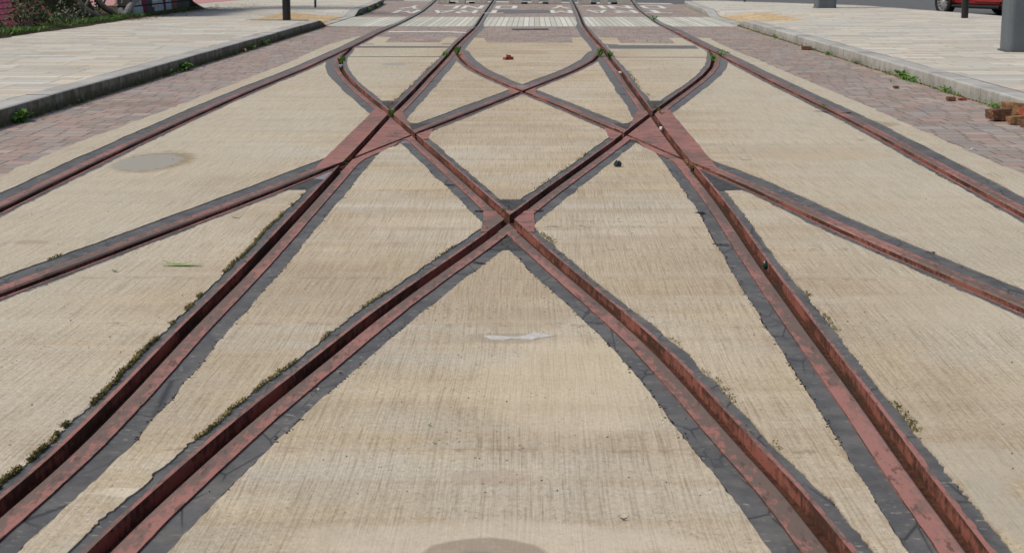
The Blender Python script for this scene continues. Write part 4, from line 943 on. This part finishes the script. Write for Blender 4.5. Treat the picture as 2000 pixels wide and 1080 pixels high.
for i in range(1500):
    q = random.random()
    if q < .55: y = random.uniform(30, 39); x = WX+abs(random.gauss(0, .22))-.03
    elif q < .75: y = random.uniform(36, 42); x = random.uniform(-7.6, -6.2)-.3*(y-36)/6
    elif q < .9: y = random.uniform(15, 30); x = WX+random.gauss(.02, .05)
    else: y = random.uniform(8, 30); x = KL+abs(random.gauss(.03, .05))
    zz = KH+.004 if q < .9 else .003
    leaf(bm, Vector((x, y, zz+random.uniform(0, .01))), Vector((random.gauss(0, 1), random.gauss(0, 1), .1)), Vector((0, 0, 1)), random.uniform(.02, .05), random.uniform(.008, .02))
tag(from_bm('leaf_litter', bm, M['litter']), kind='stuff')
# moss and grit beside the narrow seals
bm = bmesh.new()
def mossy(k, py0, py1, n, spread=.012, edge='gn', size=.006, thresh=-.2, seed=500):
    L = lines[k]; y0, y1 = row_y(py1), row_y(py0)
    for i in range(n):
        y = 1/random.uniform(1/y1, 1/y0)
        if vnoise(np.array([y]), seed, 4)[0]+.5*vnoise(np.array([y]), seed+1, 17)[0] < thresh: continue
        x = np.interp(y, L['ys'], L[edge]); s_ = -SIDE[k] if edge == 'gn' else SIDE[k]; x += s_*(abs(random.gauss(0, spread))-.003)
        d = rv(); d.z = abs(d.z); leaf(bm, Vector((x, y, random.uniform(-.004, .005))), d, rv(), size*random.uniform(.6, 1.6), size*.45)
mossy('B', 380, 1000, 16000, .006, thresh=-.55, size=.0042); mossy('F', 480, 860, 4200, .005, thresh=.05, seed=510, size=.004); mossy('C', 560, 1080, 1800, .008, thresh=.3, seed=520)
mossy('F', 300, 420, 500, .01, thresh=.1, seed=530); mossy('C', 140, 225, 400, .012, seed=531, size=.01); mossy('B', 110, 225, 400, .012, seed=532, size=.01); mossy('H', 500, 580, 500, .006, edge='gp', thresh=.2, seed=540)
mossy('E', 660, 1080, 700, .008, thresh=.35, seed=550); mossy('D', 260, 420, 400, .008, thresh=.3, seed=551)
mossy('E', 455, 475, 200, .01, thresh=-1, seed=552)
tag(from_bm('moss', bm, M['moss']), kind='stuff')
bm = bmesh.new()
for i in range(420):      # grit and crumbs along the black seals
    k = random.choice('BCEFEFBC'); L = lines[k]; y = 1/random.uniform(1/12.0, 1/4.0); x = np.interp(y, L['ys'], L['gp'])+SIDE[k]*random.gauss(0, .006)
    s_ = random.uniform(.0012, .0035); bmesh.ops.create_icosphere(bm, subdivisions=1, radius=s_, matrix=Matrix.Translation((x, y, s_*.4)) @ Matrix.Diagonal((1.4, 1, .6, 1)))
for i in range(230):
    y = 1/random.uniform(1/30.0, 1/3.6); x = random.uniform(-.33, .33)*y; s_ = random.uniform(.0008, .002)*(1+y*.05)
    if abs(x) > 3: continue
    bmesh.ops.create_icosphere(bm, subdivisions=1, radius=s_, matrix=Matrix.Translation((x, y, s_*.5)))
tag(from_bm('grit', bm, M['dirt']), kind='stuff')

# ---------------------------------------------------------------- weeds: each clump a plant of its own
def weed(p, h, n, label, mat='grass', kind='blade', group='small weeds growing in the joints', w_=.03, wdt=1.0):
    r = empty('weed', p, label, 'weed', group); bm = bmesh.new()
    if kind == 'blade' and p.y > 20: h *= .72; n = int(n*.6); w_ *= .62
    for i in range(n):
        q = Vector((random.gauss(0, w_*wdt*(.32 if kind == 'blade' else .5)), random.gauss(0, w_*2.2), 0)); d = Vector((random.gauss(0, .3), random.gauss(0, .4), 1)).normalized()
        if kind == 'blade': leaf(bm, q, d, rv(), h*random.uniform(.4, 1.0), h*.09, fold=.03)
        else: leaf(bm, q+d*h*random.uniform(.1, .8), (rv()+Vector((0, 0, .3))), Vector((0, 0, 1)), h*random.uniform(.25, .5), h*.16)
    from_bm('leaves', bm, M[mat], r)
    bm = bmesh.new()
    for i in range(4): d = Vector((random.gauss(0, .3), random.gauss(0, .3), 1)).normalized(); tube(bm, [(0, 0, -.01), d*h*.8], h*.02+.0006, 4)
    from_bm('stems', bm, M[mat], r)
for (px, py, zz, h, n, kd, lab, w_) in [
    (668,124,-.03,.14,130,'blade','bright green weed filling the left switch groove',.045), (870,112,-.03,.12,110,'blade','bright green grass tuft in the inner left rail groove',.05),
    (893,107,0,.17,110,'blade','upright green grass tuft at the end of the inner left frog',.03), (1171,111,0,.17,110,'blade','upright green grass tuft at the end of the inner right frog',.03),
    (1190,114,-.03,.14,130,'blade','bright green weed in the inner right rail groove',.05), (1393,120,-.03,.14,120,'blade','dark green weed filling the right switch groove',.045),
    (1408,108,0,.075,60,'leaf','leafy green weed beside the right outer rail switch',.06), (765,224,-.02,.05,70,'blade','small green weed at the left rail crossing',.03),
    (1338,305,-.03,.04,40,'blade','dark green tuft in the groove above the right junction',.02), (1353,332,-.035,.032,40,'leaf','small green plant in the groove below the right junction',.02),
    (670,322,-.035,.045,60,'leaf','dull green plant in the groove at the left junction',.02), (1609,210,0,.03,40,'leaf','tiny green weed on the right outer rail',.02), (1277,40,0,.10,40,'leaf','small weed in the groove on the pale crossing',.06)]:
    weed(at(px, py, zz), h, n, lab, 'grass', kd, w_=w_)
KWE = [(20,238,.15,110,'L'),(142,203,.06,30,'L'),(158,200,.05,30,'L'),(258,165,.06,60,'L'),(312,147,.10,40,'L'),(346,138,.14,170,'L'),(452,107,.07,60,'L'),(490,97,.10,110,'L'),(512,89,.12,110,'L'),(566,77,.07,60,'L'),
       (1455,53,.07,70,'R'),(1492,65,.06,50,'R'),(1521,75,.08,90,'R'),(1592,99,.06,60,'R'),(1622,108,.08,70,'R'),(1680,126,.07,60,'R'),(1733,146,.06,60,'R'),(1762,155,.13,180,'R'),(1781,160,.09,120,'R'),(1745,160,.03,60,'R'),(1843,181,.08,120,'R'),(1864,187,.06,70,'R'),(1942,212,.08,110,'R'),(700,24,.16,110,'L'),(718,17,.15,110,'L'),(690,30,.12,80,'L')]
KLAB = ['tall weed at the foot of the left kerb, nearest the picture edge', 'sprig at the left kerb foot above the orange leaf', 'small sprig against the left kerb just past the orange leaf', 'low round weed at the left kerb foot', 'thin upright weed against the left kerb',
        'bushy bright weed, the largest along the left kerb', 'low weed beside the white cup at the left kerb', 'weed patch just past the orange can at the left kerb', 'leafy weed under the far left kerb', 'last low weed before the end of the left kerb',
        'moss tuft under the sloping end of the right kerb', 'short weed beyond the rust stained right kerb joint', 'spreading weed just past the rust stained right kerb joint', 'weed right after the brick leaning on the right kerb', 'small leafy weed at the right kerb foot',
        'low weed midway along the right kerb', 'weed just before the bushiest clump at the right kerb', 'bushiest bright weed along the right kerb', 'trailing weed touching the bushiest right kerb clump', 'flat weed lying out on the blocks by the right kerb', 'bright weed before the two brick pieces', 'weed touching the two small brick pieces', 'weed beside the large broken bricks', 'mossy weed at the far left kerb', 'furthest weed at the far left kerb', 'weed at the near end of the far left kerb']
for (px, py, h, n, sd_), lab in zip(KWE, KLAB):
    p = at(px, py); p.x = (KL+.035 if sd_ == 'L' else KR-.035)+(flL(p.y) if sd_ == 'L' else 0)
    if lab.startswith('flat'): p.x -= .2
    weed(p, h*.7, int(n*.8), lab, 'grass' if n > 65 else 'leafgreen', 'leaf', 'weeds along the kerbs', .045, .6)
blades('kerb_moss', lambda: ((lambda y, s: Vector(((KL+.012 if s < 0 else KR-.012)+s*-1*abs(random.gauss(0, .012)), y, 0)))(random.uniform(7, 31), random.choice((-1, 1))), .02), 4200, M['moss'], h=.02, wd=.004)

# ---------------------------------------------------------------- bricks and litter
t = NT('broken_brick'); a_ = t.noise(t.co, 14, 6, .7); c_ = t.mix(t.ramp(a_, [(.35, 0), (.6, 1)]), (.075, .045, .032), (.20, .10, .055)); t.bump(a_, .8, .01); M['brick'] = t.out(c_, .9, .2)
t = NT('orange_brick'); a_ = t.noise(t.co, 18, 6, .7); c_ = t.mix(t.ramp(a_, [(.35, 0), (.65, 1)]), (.12, .07, .045), (.40, .22, .10)); t.bump(a_, .8, .01); M['brickorange'] = t.out(c_, .9, .2)
t = NT('red_brick_crumb'); a_ = t.noise(t.co, 24, 5, .7); c_ = t.mix(t.ramp(a_, [(.35, 0), (.65, 1)]), (.20, .05, .03), (.36, .10, .06)); t.bump(a_, .8, .006); M['brickred'] = t.out(c_, .9, .2)
def chunk(p, size, rz, label, mat='brick', name='brick_piece', cat='brick', group='broken bricks on the ground', rough=.12, cut=3):
    bm = bmesh.new(); bmesh.ops.create_cube(bm, size=1.0); bmesh.ops.subdivide_edges(bm, edges=bm.edges[:], cuts=cut, use_grid_fill=True)
    sd2 = random.randint(0, 9999); rs = np.random.RandomState(sd2); kx = rs.uniform(-1, 1, 4)
    for v_ in bm.verts:
        c = v_.co.copy(); m_ = max(abs(c.x), abs(c.y), abs(c.z))
        q = c.length; f_ = 1-.18*max(0, (q-.62)); v_.co = Vector((c.x*f_*(1+kx[0]*.2*c.z), c.y*f_*(1+kx[1]*.2*c.x), c.z*f_*(1+kx[2]*.28*c.x)))+rv()*rough*.28
        sc_ = .9 if max(size) > .09 else 1.0; v_.co = Vector((v_.co.x*size[0]*sc_, v_.co.y*size[1]*sc_, (v_.co.z+.5)*size[2]*sc_))
    zmin = min(v_.co.z for v_ in bm.verts)
    for v_ in bm.verts: v_.co.z -= zmin
    o = from_bm(name, bm, M[mat], loc=p); o.rotation_euler = (0, 0, rz); return tag(o, label, cat, group)
chunk(at(1950, 236), (.17, .13, .09), .2, 'large dark brown broken brick by the right kerb', 'brick')
chunk(at(1977, 226), (.19, .12, .105), -.3, 'tall orange and brown brick behind the other broken bricks', 'brickorange')
chunk(at(1983, 243), (.125, .10, .062), .1, 'squarish orange brick piece in front of the brick pile', 'brickorange', rough=.06)
chunk(at(2006, 236), (.10, .10, .10), .5, 'reddish brick piece at the right picture edge', 'brickred')
chunk(at(2003, 250), (.06, .05, .05), .5, 'small dark lump in front of the brick pile', 'brick')
chunk(at(1857, 197), (.068, .08, .032), 0, 'small dark brick piece by the right kerb, left of a pair', 'brick', rough=.05)
chunk(at(1879, 196), (.07, .05, .018), .1, 'thin flat red brick piece, right of a pair by the kerb', 'brickred', rough=.07)
chunk(at(1750, 173), (.042, .06, .02), .1, 'tiny brown brick crumb alone on the paving blocks', 'brick', rough=.07)
chunk(at(1575, 98), (.14, .12, .052), .0, 'dark brown brick lying against the right kerb', 'brick', rough=.04)
r = empty('brick_heap', at(992, 117.5), 'small heap of red brick crumbs alone on the slab between tracks', 'bricks')
for (dx, dy, dz, sx, sz) in ((-.025, 0, 0, .05, .03), (.03, .01, 0, .055, .035), (0, 0, .03, .04, .028), (.02, .005, .032, .025, .022)):
    o = chunk(Vector((dx, dy, dz)), (sx, sx, sz), random.random(), None, 'brickred', 'brick_crumb', None, None); o.parent = r
M['bagblack'] = m_plain('dark_green_plastic_film', (.004, .02, .018), (.012, .05, .045), 30, .22, .6, bump=.3)
def crumple(p, rr, label, mat, name, cat, sq=.5, sub=3):
    bm = bmesh.new(); bmesh.ops.create_icosphere(bm, subdivisions=sub, radius=1)
    for v_ in bm.verts: k = .62+.38*random.random(); v_.co = Vector((v_.co.x*rr*k, v_.co.y*rr*.8*k, max(0, (v_.co.z*k+.62))*rr*sq))
    return tag(from_bm(name, bm, M[mat], loc=p), label, cat)
crumple(at(1206, 326), .026, 'small crumpled dark green plastic scrap on the right slab', 'bagblack', 'plastic_scrap', 'litter', 1.0)
M['greenleaf'] = m_plain('fresh_green_leaf', (.06, .15, .02), (.12, .24, .04), 40, .5, .4)
M['podgreen'] = m_plain('pale_green_blade', (.20, .30, .09), (.32, .42, .15), 30, .5, .4)
crumple(at(1495, 527, -.02), .011, 'dark green leaf stuck to the groove side of the right rail', 'leafdark2' if 'leafdark2' in M else 'bagblack', 'wet_leaf', 'leaf', 2.4, 2)
def blade_leaf(px, py, L, W, rz, label, mat, name='fallen_leaf', cat='leaf', group=None, z=.002, curl=.006):
    bm = bmesh.new(); n = 10; pr = None
    for i in range(n+1):
        t_ = i/n; w_ = W*math.sin(math.pi*min(1, t_*.96+.04))**.7; x = L*(t_-.5); zz = z+curl*(abs(t_-.5)*2)**2*(1+.4*math.sin(i*2.1))
        row = [bm.verts.new((x, -w_, zz+.15*w_+.001)), bm.verts.new((x, .15*w_*math.sin(i), zz)), bm.verts.new((x, w_, zz+.2*w_+.001))]
        if pr: bm.faces.new((pr[0], pr[1], row[1], row[0])); bm.faces.new((pr[1], pr[2], row[2], row[1]))
        pr = row
    p = at(px, py); o = from_bm(name, bm, M[mat], loc=p); o.rotation_euler = (0, 0, rz); return tag(o, label, cat, group)
blade_leaf(356, 520, .165, .013, .02, 'long pale green leaf lying on the left slab', 'podgreen')
blade_leaf(345, 517, .12, .007, -.12, 'thin pale green blade lying across the long leaf', 'podgreen', curl=.012)
blade_leaf(224, 531, .022, .008, .1, 'small green leaf on the left slab below the crossover rail', 'greenleaf')
M['olive'] = m_plain('olive_seed_husk', (.09, .07, .03), (.16, .12, .05), 40, .8, .2)
for px, py, L, lab in ((462, 427, .05, 'thin dark twig on the left slab'), (1457, 314, .075, 'curved brown twig on the right slab above the crossover rail'), (1218, 1016, .022, 'tiny black twig near the bottom of the middle slab'), (1600, 220, .11, 'dark strip of torn rubber beside the right outer rail'), (1682, 275, .06, 'small brown twig on the right slab near the outer rail')):
    blade_leaf(px, py, L, .0032, random.uniform(-.3, .3), lab, 'olive' if 'brown' in lab else 'dirt', 'twig' if 'twig' in lab else 'rubber_scrap', 'twig' if 'twig' in lab else 'litter', curl=.008)
M['brightgreen'] = m_plain('bright_green_plastic', (.01, .22, .05), (.02, .30, .07), 40, .4, .5)
blade_leaf(839, 832, .009, .0035, .3, 'tiny bright green fragment on the middle slab, upper of two', 'brightgreen', 'plastic_fragment', 'litter', curl=.002)
blade_leaf(849, 867, .010, .003, -.2, 'tiny bright green fragment on the middle slab, lower of two', 'brightgreen', 'plastic_fragment', 'litter', curl=.002)
chunk(at(665, 729), (.009, .007, .004), .2, 'dark oval pebble lying on the black seal', 'brick', 'pebble', 'pebble', 'small stones on the ground', cut=2)
chunk(at(621, 761), (.006, .005, .004), .2, 'pale pebble lying on the black seal', 'white', 'pebble', 'pebble', 'small stones on the ground', cut=2)
chunk(at(1900, 291), (.022, .02, .003), .3, 'white paper scrap on the right paving blocks', 'white', 'paper_scrap', 'litter', None, cut=2)
chunk(at(1291, 254, -.02), (.012, .05, .02), .2, 'white scrap stuck in the groove of the right crossing', 'white', 'paper_scrap', 'litter', None, cut=2)
chunk(at(1211, 144, -.02), (.02, .05, .02), .2, 'white scrap in the groove above the right crossing', 'white', 'paper_scrap', 'litter', None, cut=2)
chunk(at(1343, 319, -.03), (.028, .04, .02), .6, 'rusty orange lump wedged in the right junction groove', 'brickorange', 'rust_lump', 'litter', None, cut=2)
# orange leaf, can and cup by the left kerb
M['orangeleaf'] = m_plain('orange_autumn_leaf', (.38, .14, .02), (.52, .24, .05), 20, .6, .3); M['brownleaf'] = m_plain('brown_dead_leaf', (.09, .035, .02), (.16, .07, .04), 20, .7, .3)
blade_leaf(104, 214, .075, .035, .5, 'orange curled autumn leaf by the left kerb', 'orangeleaf', curl=.03)
blade_leaf(90, 217, .06, .03, .1, 'dark brown dead leaf beside the orange leaf', 'brownleaf', curl=.012)
blade_leaf(56, 231, .06, .03, .3, 'brown dead leaf beneath the nearest left kerb weed', 'brownleaf', curl=.015)
blade_leaf(22, 239, .05, .02, .3, 'pale yellow leaf beneath the nearest left kerb weed', 'podgreen', curl=.02)
blade_leaf(36, 257, .10, .004, .05, 'pale pink straw lying on the left paving blocks', 'white', 'straw', 'litter', curl=.002)
def can(px, py, rr, L, rz, mat, label, name, cat, z=0, tilt=math.pi/2):
    p = at(px, py, z); r = empty(name, p, label, cat, rz=rz); bm = bmesh.new(); q = [rr*.8, rr, rr, rr*.85]; zs = [0, .12*L, .88*L, L]
    tube(bm, [(zs[i]-L/2, 0, rr) for i in range(4)], q, 16); from_bm('shell', bm, M[mat], r, False)
    bm = bmesh.new(); tube(bm, [(L/2, 0, rr), (L/2+.004, 0, rr)], rr*.86, 16); from_bm('rim', bm, M['alloy'], r); return r
can(463, 102, .022, .07, .2, 'white', 'white crushed cup lying by the left kerb', 'paper_cup', 'cup'); can(475, 101.5, .022, .07, -.3, 'orangeleaf', 'orange drinks can lying by the left kerb', 'drinks_can', 'can')
M['clear'] = m_plain('clear_grey_plastic', (.35, .36, .35), (.55, .56, .54), 20, .15, .6)
can(924, 58, .035, .13, 1.3, 'clear', 'clear plastic bottle lying in the rail groove near the crossing', 'plastic_bottle', 'bottle', -.02); can(666, 134, .022, .09, 1.4, 'clear', 'small grey can stuck in the left switch groove', 'drinks_can', 'can', -.03)
blade_leaf(634, 51.5, .25, .10, .2, 'heap of brown orange leaves at the end of the left kerb', 'orangeleaf', 'fallen_leaves', 'leaves', curl=.05)
# dried white spill on the middle slab
def blob(outline, label, mat, name, cat, z=.0015, seed=600):
    pts = densify([tuple(at(a, b)[:2]) for a, b in outline], 0, seed); out = []
    for i, (x, y) in enumerate(pts): out.append((x+.0025*vnoise(np.array([i*1.0]), seed, .7)[0], y+.006*vnoise(np.array([i*1.0]), seed+1, .7)[0]))
    c0 = np.mean(out, 0); bm = bmesh.new(); prism(bm, [(a-c0[0], b-c0[1]) for a, b in out], 'z', -.001, z)
    for f in bm.faces:
        if abs(f.normal.z) > .9 and f.normal.z < 0 and f.calc_center_median().z > 0: f.normal_flip()
    return tag(from_bm(name, bm, M[mat], loc=Vector((c0[0], c0[1], 0))), label, cat)
M['spill'] = m_plain('dried_pale_spill', (.40, .38, .35), (.66, .64, .61), 45, .6, .3)
blob([(944,657),(965,655),(990,657),(1012,657),(1030,654),(1040,650),(1052,650),(1068,653),(1084,656),(1066,659),(1050,660),(1042,664),(1020,663),(1000,662),(985,665),(962,663)], 'dried white spill shaped like a long streak on the middle slab', 'spill', 'dried_spill', 'stain')
# cracks across the black seals
def crack(px0, py0, px1, py1, th=.004):
    a = at(px0, py0, -.003); b = at(px1, py1, -.003); return a, b
bm = bmesh.new()
for (x0, y0, x1, y1, th) in ((925,353,932,358,.006),(866,361,888,361,.006),(922,512,948,514,.006),(1357,416,1379,416,.010),(1392,477,1424,478,.006),(945,412,925,412,.008),(1043,412,1062,411,.008),(1806,492,1828,493,.006),(1210,184,1223,185,.010),(829,258,846,252,.0),(835,160,848,160,.006),(1590,216,1620,220,.01),(1640,222,1662,220,.01),(1545,166,1552,168,.008),(687,330,703,330,.005),(1375,325,1395,327,.004)):
    if th == 0: continue
    a = at(x0, y0); b = at(x1, y1); n = 8; pr = None; d = (b-a)
    for i in range(n+1):
        p = a+d*(i/n)+Vector((0, random.uniform(-.006, .006), 0)); k = th*(.5+random.random())*(1 if 0 < i < n else .2)*(1+p.y*.08)
        row = [bm.verts.new((p.x, p.y-k, .0012)), bm.verts.new((p.x, p.y+k, .0012))]
        if pr: bm.faces.new((pr[0], row[0], row[1], pr[1]))
        pr = row
tag(from_bm('seal_cracks', bm, M['dirt']), kind='stuff')
print('triangles', len(fo))
